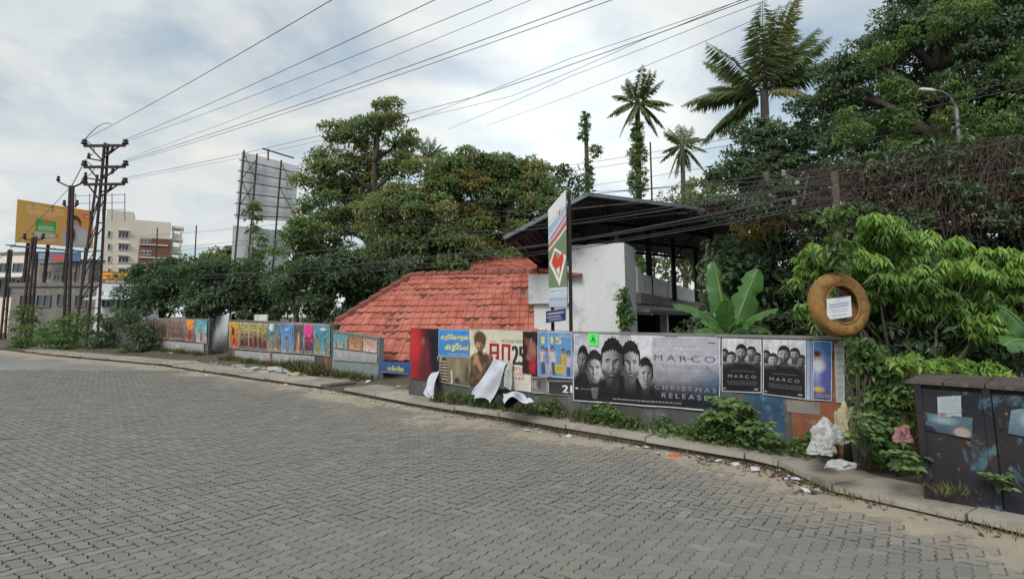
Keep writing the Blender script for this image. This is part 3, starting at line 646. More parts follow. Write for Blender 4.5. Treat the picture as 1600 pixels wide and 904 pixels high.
def stick(name, label, pl, corners, painter, off=.02, asp=None, res=90, seed=0, wr=.004, group=None, border=None, cat='poster', curl=None):
    hs = [pl.hit(*c) for c in corners]; q = [pl.at(s_, z, off) for s_, z in hs]
    wd = ((hs[1][0] - hs[0][0]) + (hs[2][0] - hs[3][0])) / 2; ht = ((hs[0][1] - hs[3][1]) + (hs[1][1] - hs[2][1])) / 2
    cv = Canvas(wd / ht, res); painter(cv)
    if border: cv.border(*border)
    cv.mottle(.035, 6, seed); cv.speck(.05, seed)
    return sheet(name, label, cat, cv, q, wrinkle=wr, group=group, seed=seed, curl=curl)
SKIN = (.33, .19, .12); GREY = (.33, .33, .36)
def heads_big(c):
    c.grad((.40, .40, .45), (.34, .35, .42), True)
    for i, (x0, x1, t_) in enumerate(((.05, .34, .52), (.34, .68, .62), (1.02, 1.35, .54))): c.rect(x0, 0, x1, .8, (.42 + .1 * i, .43 + .1 * i, .48 + .1 * i), .02)
    w_ = c.asp
    c.ell(w_ * .75, .25, .55, .3, (.42, .41, .46), .5, .6)
    c.rect(w_ * .55, .62, w_ + .1, 1.1, (.012, .015, .022), .5); c.ell(w_ * .97, .75, .25, .22, (.03, .09, .16), .35, .8); c.rect(-.1, .78, w_ + .1, 1.1, (.012, .012, .016), .3)
    c.ell(.9, .95, .6, .42, (.012, .012, .015), .12); c.ell(.25, .8, .3, .28, (.015, .015, .018), .12)
    q = w_ / 2.0
    c.face(.15 * q, .4, .085 * q, np.array(GREY) * .5, (.012,) * 3, (.03,) * 3, turn=-.7, long=.2 / (.085 * q))
    c.face(1.07 * q, .56, .1 * q, np.array(GREY) * .95, (.012,) * 3, None, turn=.7, long=.22 / (.1 * q))
    c.face(.33 * q, .52, .125 * q, np.array(GREY) * 1.15, (.016,) * 3, None, must=False, turn=.1, long=.25 / (.125 * q), lit=1)
    c.face(.86 * q, .42, .135 * q, np.array(GREY) * 1.0, (.014,) * 3, (.06,) * 3, turn=.35, long=.3 / (.135 * q), lit=1)
    c.face(.6 * q, .42, .165 * q, np.array(GREY) * .85, (.010,) * 3, (.014,) * 3, turn=0, long=.33 / (.165 * q))
    c.mottle(.07, 22, 4); c.rect(-.1, .78, w_ * .62, 1.1, (.012, .012, .015), .2)
    c.ell(.42, .9, .3, .2, (.015,) * 3, .1); c.poly([(.33, .78), (.47, .78), (.44, .95), (.36, .95)], (.2,) * 3, .5)
    c.text('M A R C O', w_ * .595, .35, .085, (.07, .05, .06), w_ * .375); c.rect(w_ * .76, .305, w_ * .86, .312, (.05, .03, .05), .006)
    c.lines(w_ * .7, w_ * .87, .13, 1, .03, .008, (.15,) * 3, .8, 2); c.lines(w_ * .62, w_ * .9, .2, 1, .03, .006, (.2,) * 3, .6, 7); c.lines(w_ * .64, w_ * .95, .4, 2, .028, .009, (.08,) * 3, .8, 3); c.lines(w_ * .66, w_ * .93, .48, 5, .03, .005, (.3,) * 3, .5, 4); c.rect(w_ * .93, .07, w_ * .97, .085, (.05,) * 3); c.rect(.04, .05, .1, .06, (.2,) * 3)
    c.text('C H R I S T M A S', w_ * .6, .755, .062, (.27, .27, .31), w_ * .375); c.text('R E L E A S E', w_ * .645, .865, .066, (.3, .3, .33), w_ * .285)
    c.lines(w_ * .3, w_ * .78, .925, 1, .03, .014, (.36,) * 3, .8, 5); c.rect(.04, .8, .09, .825, (.45,) * 3); c.lines(.11, .4, .81, 1, .03, .012, (.3,) * 3, .6, 6)
def heads_small(c):
    c.grad((.52, .53, .58), (.02, .02, .025)); w_ = c.asp
    c.rect(0, .5, w_, 1, (.012, .012, .016), .2); c.rect(w_ * .15, 0, w_ * .38, .45, (.58, .59, .64), .02); c.rect(w_ * .6, 0, w_ * .62, .4, (.3,) * 3, .01)
    c.ell(w_ * .5, .62, w_ * .5, .2, (.012,) * 3, .1)
    c.face(w_ * .08, .3, .07, np.array(GREY) * .5, (.012,) * 3, (.03,) * 3); c.face(w_ * .9, .36, .075, np.array(GREY) * .5, (.012,) * 3, None); c.face(w_ * .75, .26, .085, np.array(GREY) * .8, (.014,) * 3, (.05,) * 3)
    c.face(w_ * .25, .37, .085, np.array(GREY) * 1.0, (.016,) * 3, None, must=False); c.face(w_ * .5, .27, .105, np.array(GREY) * .85, (.01,) * 3, (.012,) * 3, long=1.4)
    c.mottle(.08, 16, 9); c.rect(-.1, .52, w_ + .1, 1.1, (.012, .012, .015), .16)
    c.lines(w_ * .2, w_ * .85, .605, 1, .03, .008, (.25,) * 3, .6, 2); c.text('M A R C O', w_ * .16, .735, .055, (.32, .28, .26), w_ * .7)
    c.lines(w_ * .12, w_ * .92, .79, 3, .03, .009, (.22,) * 3, .6, 8); c.rect(w_ * .04, .93, w_ * .1, .95, (.4,) * 3); c.rect(w_ * .82, .92, w_ * .92, .95, (.25,) * 3)
stick('film_poster', 'wide grey film poster with several stern men and the words CHRISTMAS RELEASE', MW, [(898, 521), (1127, 527), (1127, 642), (897, 625)], heads_big, .024, res=220, seed=3, wr=.006, border=(.012, (.62, .63, .68)))
stick('film_poster', 'small dark film poster of grouped men pasted against the wide poster', MW, [(1129, 528), (1191, 529.6), (1191, 613.5), (1129, 610.5)], heads_small, .02, res=150, seed=4, border=(.012, (.6, .62, .66)))
stick('film_poster', 'small dark film poster of grouped men next to the narrow blue strip', MW, [(1193, 529.6), (1260, 531), (1260, 623.5), (1193, 615)], heads_small, .02, res=150, seed=5, border=(.012, (.6, .62, .66)))
def sticker(c):
    c.a[:] = (.12, .8, .15); c.ell(.5 * c.asp, .5, .33 * c.asp, .36, (.05, .5, .08), .03); c.ell(.5 * c.asp, .5, .27 * c.asp, .30, (.1, .74, .14), .03); c.text('A', .3 * c.asp, .72, .45, (.01, .05, .02), .4 * c.asp, bold=.05)
stick('certificate_sticker', 'bright green square sticker with the letter A on the wide grey poster', MW, [(922, 520), (937, 520.5), (937, 540), (922, 539)], sticker, .045, res=40, seed=6, wr=.001, cat='sticker')
stick('paper_strip', 'narrow pale blue paper strip between two posters', MW, [(1261, 531), (1270, 531.3), (1270, 625), (1261, 624)], lambda c: c.grad((.16, .3, .48), (.3, .4, .55)).rect(c.asp * .6, 0, c.asp * .8, 1, (.3, .06, .06)), .018, res=50, seed=7)
def blue_figure(c):
    c.grad((.07, .17, .4), (.05, .06, .16)); w_ = c.asp; c.ell(w_ * .35, .5, w_ * .28, .25, (.28, .32, .48), .12); c.ell(w_ * .6, .62, w_ * .25, .2, (.08, .07, .3), .1); c.ell(w_ * .25, .28, w_ * .2, .07, (.36, .2, .13), .05); c.ell(w_ * .22, .22, w_ * .2, .05, (.05, .02, .02), .04); c.ell(w_ * .3, .42, w_ * .3, .1, (.5, .52, .6), .08); c.ell(w_ * .3, .82, w_ * .28, .04, (.55, .38, .08), .04); c.lines(w_ * .1, w_ * .9, .9, 2, .035, .012, (.5, .4, .2), .7, 3)
stick('film_poster', 'deep blue poster with a pale robed figure at the end of the wall', MW, [(1271, 531), (1301, 533), (1300, 626), (1271, 624)], blue_figure, .02, res=110, seed=8, border=(.01, (.5, .55, .65)))
def vert_sign(c):
    c.grad((.42, .42, .4), (.33, .35, .34)); w_ = c.asp
    for i in range(7): c.text(random.choice('നിലയഷകറ'), w_ * .25, .17 + i * .12, .075, (.12, .15, .16), w_ * .5)
    c.rect(0, 0, w_, .06, (.2, .22, .2), .04)
stick('wall_notice', 'tall narrow weathered notice with a column of dark letters on the orange wall end', MW, [(1304, 537), (1320, 539), (1321, 629), (1307, 628)], vert_sign, .02, res=120, seed=9, cat='notice')
def red_black(c):
    c.grad((.32, .02, .025), (.012, .01, .018), True); w_ = c.asp; c.rect(w_ * .55, 0, w_ + .1, 1, (.014, .012, .02), .3); c.ell(w_ * .45, .22, .12, .09, (.05, .02, .02), .06); c.ell(w_ * .5, .5, .16, .3, (.14, .025, .03), .12); c.ell(w_ * .45, .25, .06, .07, (.2, .1, .08), .05); c.ell(w_ * .12, .3, .2, .3, (.5, .03, .03), .2); c.ell(w_ * .55, .85, .2, .2, (.1, .02, .025), .12)
stick('film_poster', 'red and black poster with a dark crouching figure at the start of the wall', MW, [(643, 512), (687, 513.6), (687, 597), (643, 590)], red_black, .018, res=120, seed=10)
def blue_mal(c):
    c.grad((.06, .24, .58), (.05, .2, .5)); w_ = c.asp; Y_ = (.78, .62, .04)
    c.text('കുട്ടികളുടെ', w_ * .07, .42, .25, Y_, w_ * .9, bold=.04); c.text('കുട്ടച', w_ * .22, .82, .32, Y_, w_ * .74, bold=.05); c.lines(w_ * .3, w_ * .95, .9, 1, .06, .04, (.55, .5, .2), .5, 2)
stick('title_poster', 'blue poster with two lines of thick yellow lettering', MW, [(687.6, 514.2), (734.5, 515), (735, 557), (687, 555)], blue_mal, .026, res=120, seed=11, border=(.02, (.25, .45, .7)))
def striped(c):
    c.grad((.22, .17, .11), (.13, .1, .07)); w_ = c.asp
    c.ell(w_ * .13, .1, .09, .12, (.4, .3, .26), .04); c.ell(w_ * .2, .5, .2, .5, (.05, .04, .035), .05)
    for i in range(7): c.ell(w_ * .2, .2 + i * .11, .21, .02, (.5, .44, .35), .02)
    c.rect(w_ * .44, .05, w_ * .78, .85, (.2, .165, .115), .08); c.rect(w_ * .4, .5, w_ * .45, 1, (.55, .53, .47), .03); c.ell(w_ * .62, .35, .13, .3, (.27, .22, .15), .12); c.ell(w_ * .9, .6, .1, .3, (.09, .07, .05), .08); c.ell(w_ * .6, .85, .14, .1, (.05, .04, .03), .06)
stick('film_poster', 'brown poster with a striped shirt under the blue lettered poster', MW, [(685, 555.5), (736, 558), (736, 604), (687.6, 596)], striped, .018, res=110, seed=12, border=(.015, (.55, .53, .5)))
def action(c):
    c.grad((.55, .52, .42), (.6, .58, .50)); w_ = c.asp
    c.ell(.28, .95, .3, .52, (.085, .05, .032), .05); c.ell(.2, .62, .2, .2, (.10, .06, .035), .05); c.ell(.4, .62, .16, .2, (.075, .045, .03), .05)
    for i in range(26): c.ell(.05 + random.random() * .46, .5 + random.random() * .5, .05, .035, random.choice([(.14, .085, .05), (.045, .025, .02), (.19, .12, .07)]), .05, .7)
    c.ell(.26, .2, .145, .17, (.12, .055, .03), .04)
    c.face(.26, .28, .105, (.4, .25, .16), (.10, .045, .026), (.16, .09, .06), must=False, long=1.25); c.ell(.26, .15, .15, .09, (.12, .055, .028), .05)
    c.ell(.16, .55, .05, .1, (.38, .23, .15), .03, rot=.5); c.ell(.24, .64, .05, .13, (.36, .21, .13), .03, rot=-.5); c.poly([(.12, .5), (.15, .38), (.17, .5)], (.4, .25, .17))
    R = (.30, .018, .03); [c.rect(w_ * a0_, b0_, w_ * a1_, b1_, R) for a0_, b0_, a1_, b1_ in ((.34, .24, .38, .46), (.34, .24, .5, .29), (.46, .24, .5, .5), (.36, .38, .5, .43), (.36, .46, .4, .55), (.54, .24, .58, .52), (.54, .24, .68, .29), (.64, .24, .68, .52), (.44, .46, .5, .52))]; c.lines(w_ * .36, w_ * .46, .2, 1, .03, .016, (.2, .05, .05), .8, 1)
    c.text('ACTION FILM', w_ * .54, .215, .055, (.12, .1, .09), w_ * .33, bold=.05); c.text('25', w_ * .71, .58, .32, (.03, .03, .03), w_ * .19, bold=.06)
    c.text('OTTO', w_ * .70, .68, .06, R, w_ * .19, bold=.06); c.text('LOSS', w_ * .70, .755, .055, R, w_ * .19, bold=.06); c.text('THEM', w_ * .72, .83, .055, R, w_ * .17, bold=.06)
    c.lines(w_ * .72, w_ * .96, .87, 5, .022, .008, (.3, .28, .24), .6, 3)
stick('film_poster', 'large cream poster with a young man and big red lettering beside ACTION FILM', MW, [(735.5, 513.5), (832, 516.8), (832, 612), (735.5, 600)], action, .022, res=170, seed=13, wr=.005)
def dark_red(c):
    c.grad((.05, .012, .014), (.03, .01, .02)); w_ = c.asp; c.ell(w_ * .4, .2, w_ * .28, .14, (.16, .06, .045), .08); c.ell(w_ * .7, .45, w_ * .3, .2, (.3, .13, .1), .1); c.ell(w_ * .7, .8, w_ * .25, .2, (.33, .025, .04), .1); c.ell(w_ * .4, .1, w_ * .3, .07, (.02, .008, .008), .05); c.ell(w_ * .45, .6, w_ * .2, .08, (.24, .11, .08), .06)
stick('film_poster', 'narrow dark red poster with embracing figures', MW, [(819, 517), (841, 518), (841, 586), (818.7, 582)], dark_red, .032, res=110, seed=14)
def one15(n_):
    def f(c):
        w_ = c.asp; c.grad((.10, .27, .55), (.13, .25, .45)); Yl = (.66, .52, .08)
        c.text('15' if n_ else '1', w_ * (.12 if n_ else .4), .27, .16, Yl, w_ * (.42 if n_ else .22), bold=.08)
        if n_: c.lines(w_ * .4, w_ * .95, .06, 2, .04, .014, Yl, .7, 2)
        for i, (x, col, sk) in enumerate((((.15, (.5, .45, .47), .3), (.62, (.5, .36, .06), .3), (.82, (.42, .38, .4), .5)) if n_ else ((.45, (.5, .45, .45), .3), (.8, (.16, .2, .4), .4)))):
            y = .38 + .04 * i; c.ell(w_ * x, y, .05, .06, (.03, .02, .02), .02); c.ell(w_ * x, y + .02, .035, .045, SKIN, .02); c.rect(w_ * x - .07, y + .07, w_ * x + .07, y + .3, col, .05); c.rect(w_ * x - .05, y + .3, w_ * x + .05, .95, (.06, .07, .14) if i != 1 else (.35, .3, .3), .03); c.ell(w_ * x - .09, y + .18, .022, .1, SKIN, .02)
        if n_: c.rect(w_ * .2, .72, w_ * .6, .9, (.5, .38, .03), .03); c.lines(w_ * .22, w_ * .58, .77, 2, .05, .018, (.1, .1, .05), .7, 4)
    return f
stick('film_poster', 'slim blue poster with a yellow numeral beside the dark red poster', MW, [(841.6, 518), (857, 518), (862, 588), (841.6, 586.5)], one15(0), .022, res=110, seed=15, border=(.012, (.5, .55, .65)))
stick('film_poster', 'blue poster of people with the yellow number 15', MW, [(857.5, 517.6), (896.5, 519), (896.5, 591), (863.5, 588)], one15(1), .03, res=120, seed=16, border=(.014, (.6, .63, .7)))
stick('film_poster', 'torn grey picture poster under the dark red poster', MW, [(832.5, 588), (856, 588.5), (856, 614.5), (832.5, 613)], lambda c: c.grad((.08, .08, .085), (.2, .19, .18)).ell(.35, .5, .3, .25, (.3, .28, .27), .2).ell(.55, .45, .18, .3, (.07, .06, .06), .12), .018, res=60, seed=17, border=(.03, (.5, .5, .52)))
stick('film_poster', 'low black poster with the white number 21', MW, [(857, 594.5), (896.5, 595), (896.5, 618), (857.5, 615.5)], lambda c: c.grad((.03, .03, .033), (.05, .05, .055)).text('21', c.asp * .6, .8, .52, (.62, .63, .66), c.asp * .36, bold=.1).rect(.02, .1, .09, .95, (.5, .5, .5), .04), .018, res=70, seed=18, border=(.03, (.4, .4, .43)))
# far and left wall posters
def crowd(bg0, bg1, top=None, n_=2, col=(.16, .04, .035), sd_=1, blob_=None):
    def f(c):
        r_ = random.Random(sd_); c.grad(bg0, bg1); w_ = c.asp
        if top: c.rect(0, .04, w_, .38, top, .06); c.lines(w_ * .1, w_ * .92, .1, 3, .1, .045, (.05, .04, .03), .8, sd_)
        for i in range(n_):
            x = w_ * (i + .5) / n_ + r_.uniform(-.03, .03); y = r_.uniform(.42, .55); k = tuple(v * r_.uniform(.6, 1.4) for v in col); c.ell(x, y + .33, .13, .3, k, .05); c.ell(x, y - .02, .06, .07, (.025, .015, .015), .03); c.ell(x, y + .01, .045, .06, SKIN, .03)
        if blob_: c.ell(w_ * blob_[0], blob_[1], blob_[2], blob_[3], blob_[4], .05)
        c.lines(w_ * .1, w_ * .9, .9, 1, .05, .03, (.5, .45, .4), .6, sd_ + 3); c.mottle(.2, 9, sd_)
    return f
LP = [((359.6, 502), (375, 503), (375, 544), (360, 542), crowd((.55, .33, .05), (.3, .05, .03), None, 1, (.3, .03, .02), 1, (.4, .38, .14, .16, (.06, .03, .02))), 'yellow and red poster nearest to the grey sheet gate'),
      ((376, 503), (390, 503.6), (390, 545.5), (376, 544.5), crowd((.32, .26, .1), (.07, .02, .025), (.42, .34, .14), 2, (.1, .03, .03), 2), 'first of the maroon posters topped with yellow print, left of its two twins'),
      ((390.5, 503.6), (404.5, 504.2), (404.5, 547), (390.5, 546), crowd((.32, .26, .1), (.07, .02, .025), (.42, .34, .14), 2, (.1, .03, .03), 3), 'middle one of the three maroon posters topped with yellow print'),
      ((405, 504.2), (419, 504.8), (419, 548.5), (405, 547.5), crowd((.32, .26, .1), (.07, .02, .025), (.42, .34, .14), 2, (.1, .03, .03), 4), 'maroon poster topped with yellow print beside the teal poster with a white flag'),
      ((420, 504.5), (440, 505.2), (440, 549), (420, 548), crowd((.06, .2, .25), (.2, .2, .18), None, 3, (.2, .14, .1), 5, (.3, .15, .22, .14, (.6, .6, .64))), 'teal poster with a white flag in its upper corner'),
      ((441, 504.8), (459, 505.6), (459, 551), (441, 550), crowd((.06, .2, .46), (.16, .25, .42), None, 1, (.2, .26, .4), 6, (.5, .2, .12, .04, (.6, .62, .65))), 'plain blue poster with one figure between teal and dark posters'),
      ((460, 505.2), (476, 506), (476, 552), (460, 551), crowd((.12, .1, .12), (.06, .07, .14), None, 1, (.4, .28, .05), 7, (.5, .5, .07, .22, (.5, .36, .1))), 'dark poster with an upright golden shape'),
      ((476.8, 505.6), (492, 506.3), (492, 553), (476.8, 552), crowd((.55, .05, .2), (.03, .03, .05), None, 2, (.12, .04, .05), 8, (.5, .2, .3, .24, (.6, .06, .24))), 'poster with a bright magenta upper half'),
      ((493, 506), (517.5, 507.5), (517.5, 556), (493, 553.5), crowd((.05, .22, .33), (.12, .25, .3), None, 2, (.3, .16, .08), 9, (.55, .15, .2, .05, (.55, .6, .6))), 'broad teal poster at the lower end of its wall')]
for i, (tl, tr, br, bl_, pn, lb) in enumerate(LP): stick('film_poster', lb, LW, [tl, tr, br, bl_], pn, .03, res=64, seed=20 + i, wr=.005, border=(.02, (.5, .5, .48)))
def graff(sd_):
    def f(c):
        r_ = random.Random(sd_); c.grad((.36, .36, .36), (.26, .26, .27))
        for i in range(12): x = r_.random() * c.asp; c.rect(x, r_.uniform(.1, .4), x + r_.uniform(.02, .08), r_.uniform(.6, .95), r_.choice([(.1, .1, .11), (.5, .5, .5), (.06, .08, .12)]), .04, .8)
        c.ell(c.asp * r_.random(), .5, .3, .2, (.5, .49, .48), .2, .6)
    return f
stick('torn_poster', 'peeling grey paper under the maroon posters', LW, [(368, 547), (424, 551), (424, 567), (368, 561)], graff(1), .024, res=50, seed=40)
stick('torn_poster', 'smeared grey paper under the blue and magenta posters', LW, [(427, 551.5), (493, 556), (493, 573), (427, 567.5)], graff(2), .024, res=50, seed=41)
stick('torn_poster', 'pale paper with pink smears on the teal low wall', LW, [(523, 545), (591, 553), (591, 567), (523, 562)], graff(3), .024, res=50, seed=42)
stick('film_poster', 'small orange brown poster on the teal low wall', LW, [(546, 524), (568, 527), (568, 548), (546, 545.5)], crowd((.3, .16, .09), (.4, .2, .12), None, 2, (.45, .2, .12), 11), .024, res=60, seed=43)
stick('film_poster', 'teal and grey poster at the upper end of the teal low wall', LW, [(522, 521), (545, 524), (545, 545), (522, 543)], crowd((.1, .26, .3), (.25, .3, .28), None, 2, (.2, .2, .16), 44), .024, res=60, seed=44)
stick('film_poster', 'pale pink poster at the lower end of the teal low wall', LW, [(569, 527.5), (591, 531), (591, 551), (569, 548.5)], crowd((.45, .26, .22), (.5, .36, .32), None, 2, (.6, .5, .46), 45), .024, res=60, seed=45)
FP = [((200, 497), (241, 498), (241, 531), (200, 530), crowd((.2, .16, .14), (.16, .13, .12), None, 4, (.12, .08, .06), 12), 'washed out brown poster half behind the bushes'),
      ((243, 498.3), (262, 498.6), (262, 529.5), (243, 529), crowd((.16, .11, .09), (.1, .07, .06), None, 2, (.1, .055, .04), 13), 'brown poster of standing figures next to the washed out one'),
      ((263, 498.6), (289, 499), (289, 530.5), (263, 530), crowd((.2, .15, .12), (.12, .08, .07), None, 3, (.15, .08, .06), 14), 'brown poster of standing figures next to the orange flower one'),
      ((290, 499), (306, 499.4), (306, 533), (290, 532), crowd((.3, .25, .18), (.2, .08, .05), None, 1, (.2, .04, .03), 15, (.5, .2, .26, .22, (.75, .25, .02))), 'poster with a big orange round shape'),
      ((307, 499.2), (325, 500), (324, 536), (307, 534), crowd((.08, .32, .38), (.3, .35, .34), None, 1, (.35, .12, .06), 16), 'pale teal poster beside the grey sheet gate, on the farthest wall')]
for i, (tl, tr, br, bl_, pn, lb) in enumerate(FP): stick('film_poster', lb, FW, [tl, tr, br, bl_], pn, .03, res=56, seed=50 + i, wr=.005, border=(.02, (.45, .42, .4)))
stick('torn_poster', 'streaky grey paper under the brown posters on the farthest wall', FW, [(243, 531), (320, 537), (320, 552), (243, 546)], graff(5), .024, res=50, seed=60)
# blue lettered board standing low in the gap
def low_board(c): c.grad((.03, .1, .26), (.03, .06, .16)); c.text('സിനിമ', c.asp * .25, .75, .42, (.55, .5, .06), c.asp * .5, bold=.05); c.lines(.1, c.asp * .9, .85, 1, .1, .05, (.4, .4, .2), .5, 3)
stick('low_board', 'low blue board with yellow lettering on the ground below the tiled roof', MW, [(594, 564), (643, 566), (643, 586), (594, 582)], low_board, .0, res=60, seed=61, wr=.003, cat='board')
# grey sheet gate
gA, gB = G(328, 551, .08), G(358, 556, .08); GP = Plane(gA.xy, (gB - gA).xy)
x0, zt_ = GP.hit(329, 492.5); x1, _ = GP.hit(357.5, 493)
gate = thing('sheet_gate', 'plain grey metal sheet gate between two poster walls', 'gate', GP.at(x0, 0))
for i in range(3):
    f0, f1 = x0 + (x1 - x0) * i / 3, x0 + (x1 - x0) * (i + 1) / 3; MB().wbox(GP, f0 + .006, f1 - .006, .06, zt_, -.01, .0 + .012 * (i % 2)).build('panel', 'sheet_metal', gate)
mb = MB()
for a_ in (x0 - .03, x1 + .03): mb.wbox(GP, a_ - .04, a_ + .04, -.05, zt_ + .05, -.09, -.012)
mb.wbox(GP, x0, x1, .1, .16, -.06, -.012).wbox(GP, x0, x1, zt_ - .1, zt_ - .04, -.06, -.012).build('frame', 'grey_steel', gate)
x0, z0 = GP.hit(364, 502); x1, z1 = GP.hit(384, 491)
t_ = thing('signboard', 'small white board peeping over the wall behind the gate', 'board', GP.at(x0, 0, -.8)); MB().wbox(GP, x0, x1, z0 - .3, z1, -.83, -.8).build('panel', 'white_print', t_)
mb = MB(); mb.wbox(GP, x0 + .08, x0 + .13, -.06, z0, -.87, -.831).wbox(GP, x1 - .13, x1 - .08, -.06, z0, -.87, -.831).build('post', 'grey_steel', t_)

# ================================================================== TILED HOUSE
def lerp(a, b, f): return a + (b - a) * f
RL, RR = P(645, 430, 18.0), P(860, 425, 17.0)
EL_, ER = P(588, 562, 14.4), P(868, 574, 13.3)     # eave line continued low behind the wall
ER = P(868, 578, 13.3)
house = thing('tiled_house', 'low house with a red clay tiled roof reaching down behind the poster wall', 'house', (EL_.x + 2, 15, 0))
TL_, TR = RL, RR
def roof(corner_l, corner_r, eave_l, eave_r, hip_pts, rows, cols, name, parent, keep_n):
    """tiles laid row by row on the slope; hip_pts: polygon in (u, v) that bounds the slope, v from ridge to eave"""
    def S_(u, v): return lerp(lerp(corner_l, corner_r, u), lerp(eave_l, eave_r, u), v)
    rf = MB().slab([S_(u, v) - Vector((0, 0, .06)) for u, v in hip_pts], .08).build(name, 'timber', parent)
    ux = (S_(1, .5) - S_(0, .5)); dv = (S_(.5, 1) - S_(.5, 0)); nrm = ux.cross(dv).normalized(); nrm = nrm if nrm.z > 0 else -nrm
    tw, tl_ = ux.length / cols, dv.length / rows; ex, ey = ux.normalized(), dv.normalized(); ex = (ex - ey * ex.dot(ey)).normalized()
    # one tile: a pan and a roll, thick lower lip
    prof = [(-.5, .0), (-.38, .028), (-.2, .03), (-.08, .004), (.2, .0), (.38, .012), (.5, .0)]
    vs = []
    for yy, zz in ((-.62, 0.0), (.5, .035), (.5, .008)):
        for x, z in prof: vs.append(ex * x * tw * 1.07 + ey * yy * tl_ * 1.05 + nrm * (z + zz))
    n = len(prof); fs = [(r * n + i, r * n + i + 1, (r + 1) * n + i + 1, (r + 1) * n + i) for r in (0, 1) for i in range(n - 1)]
    me = bpy.data.meshes.new('tile'); me.from_pydata([tuple(v) for v in vs], [], fs); me.update()
    def inside(u, v):
        ins = False; k = len(hip_pts)
        for i in range(k):
            (x0, y0), (x1, y1) = hip_pts[i], hip_pts[(i + 1) % k]
            if (y0 > v) != (y1 > v) and u < (x1 - x0) * (v - y0) / (y1 - y0) + x0: ins = not ins
        return ins
    spots = [((c + .5) / cols, (r + .5) / rows) for r in range(rows) for c in range(cols)]
    spots = [S_(u, v) + nrm * (.02 + .035 * math.sin(u * 5 + v * 2) * 0 + .03 * fbm(u * 6, v * 6, 1) + random.uniform(0, .008)) for u, v in spots if inside(u, v)]
    spots.sort(key=lambda p: p.length if hidden(p) is False else p.length + 100)
    for p in spots[:keep_n]:
        o = link('tile', me, 'clay_tile', rf); o.location = p - ORIGIN[root_of(parent)]; o.rotation_euler = (random.gauss(0, .012), random.gauss(0, .012), random.gauss(0, .012))
    rest_ = spots[keep_n:]
    if rest_:
        V0 = np.array([tuple(v) for v in vs]); m_ = len(rest_); W = V0[None] + np.array([tuple(p - ORIGIN[root_of(parent)]) for p in rest_])[:, None]; T = np.array([(a, b, c) for a, b, c, d in fs] + [(a, c, d) for a, b, c, d in fs])
        me2 = mesh_np('tiles', W.reshape(-1, 3), (T[None] + (np.arange(m_) * len(vs))[:, None, None]).reshape(-1, 3), 3, {'pv': np.repeat(rng.random(m_), len(vs))})
        o = link('tiles', me2, 'clay_tile', rf); stuff(o)
    return rf, S_, nrm
def hidden(p):
    d = p - Vector((0, 0, EYE)); t = MW.o.dot(MW.n) / d.dot(MW.n) if abs(d.dot(MW.n)) > 1e-6 else 9; q = Vector((0, 0, EYE)) + d * t
    a_ = (q - MW.o).dot(MW.u); return 0 < t < 1 and q.z < 1.36 and a_ > MW.hit(641, 520)[0]
W_ = (RR - RL).length
# left hip: ridge end to a far-left corner on the eave side
def uv_of(p):
    A, B_ = RR - RL, (lerp(EL_, ER, .5) - lerp(RL, RR, .5)); d = p - RL
    n_ = A.cross(B_); u = d.cross(B_).dot(n_) / n_.length_squared; v = A.cross(d).dot(n_) / n_.length_squared; return u, v
def uv_px(px, py):                                  # where a sight line meets the slope
    A, B_ = RR - RL, (lerp(EL_, ER, .5) - lerp(RL, RR, .5)); n_ = A.cross(B_); d = ray(px, py); c = Vector((0, 0, EYE)); t = (RL - c).dot(n_) / d.dot(n_); return uv_of(c + d * t)
hp = [uv_px(645, 430), uv_px(862, 425), uv_px(862, 560), uv_px(648, 566), uv_px(585, 562), uv_px(527, 504)]
u0 = min(q[0] for q in hp) - .01; u1 = max(q[0] for q in hp); v1 = max(q[1] for q in hp)
cl, cr = lerp(RL, RR, u0), lerp(RL, RR, u1); Bv = (lerp(EL_, ER, .5) - lerp(RL, RR, .5)) * v1
hq = [((u - u0) / (u1 - u0), v / v1) for u, v in hp]
rf, S1, n1 = roof(cl, cr, cl + Bv, cr + Bv, hq, max(8, round(Bv.length / .32)), max(8, round((cr - cl).length / .25)), 'roof', house, 300)
worn('clay_ridge', (.30, .1, .075), (.2, .08, .065), (.12, .07, .055), .85, 4.0, 30, .1)
def ridge(a, b, parent, step=.4):
    a, b = Vector(a), Vector(b); n_ = max(2, int((b - a).length / step)); d = (b - a) / n_
    for i in range(n_):
        MB().tube([a + d * i + Vector((0, 0, -.02)), a + d * (i + 1.06) + Vector((0, 0, .01))], [.115, .14], 8).build('ridge_tile', 'clay_ridge', parent)
ridge(P(645, 430, 17.95), P(860, 425, 16.95), rf)
hipA, hipB = S1(*hq[0]), S1(*hq[5]); ridge(hipA + n1 * .03, hipB + n1 * .03, rf)
# upper second slope behind
U = [P(751, 404, 21.5), P(868, 406, 20.5), P(868, 429, 18.2), P(722, 434, 19.2)]
rf2, S2, n2 = roof(U[3] + (U[0] - U[3]) * 1.0, U[1], U[3], U[2], [(0, 0), (1, 0), (1, 1), (0, 1)], 9, 15, 'upper_roof', house, 130)
ridge(U[0], U[1], rf2)
# walls under the roofs
mb = MB(); b0, b1 = Vector((RL.x - .6, 17.2, 0)), Vector((RR.x - .3, 16.2, 0)); mb.obox((b0 + b1) / 2 + Vector((0, 1.6, .75)), (b1 - b0) * .45, Vector((.05, .8, 0)), Vector((0, 0, .8))); mb.build('wall', 'white_paint', house)
MB().obox(lerp(U[0], U[1], .5) * .98 + Vector((.2, 1.0, -1.6)), (U[1] - U[0]) * .45, Vector((0, .8, 0)), Vector((0, 0, 1.5))).build('upper_wall', 'white_paint', house)

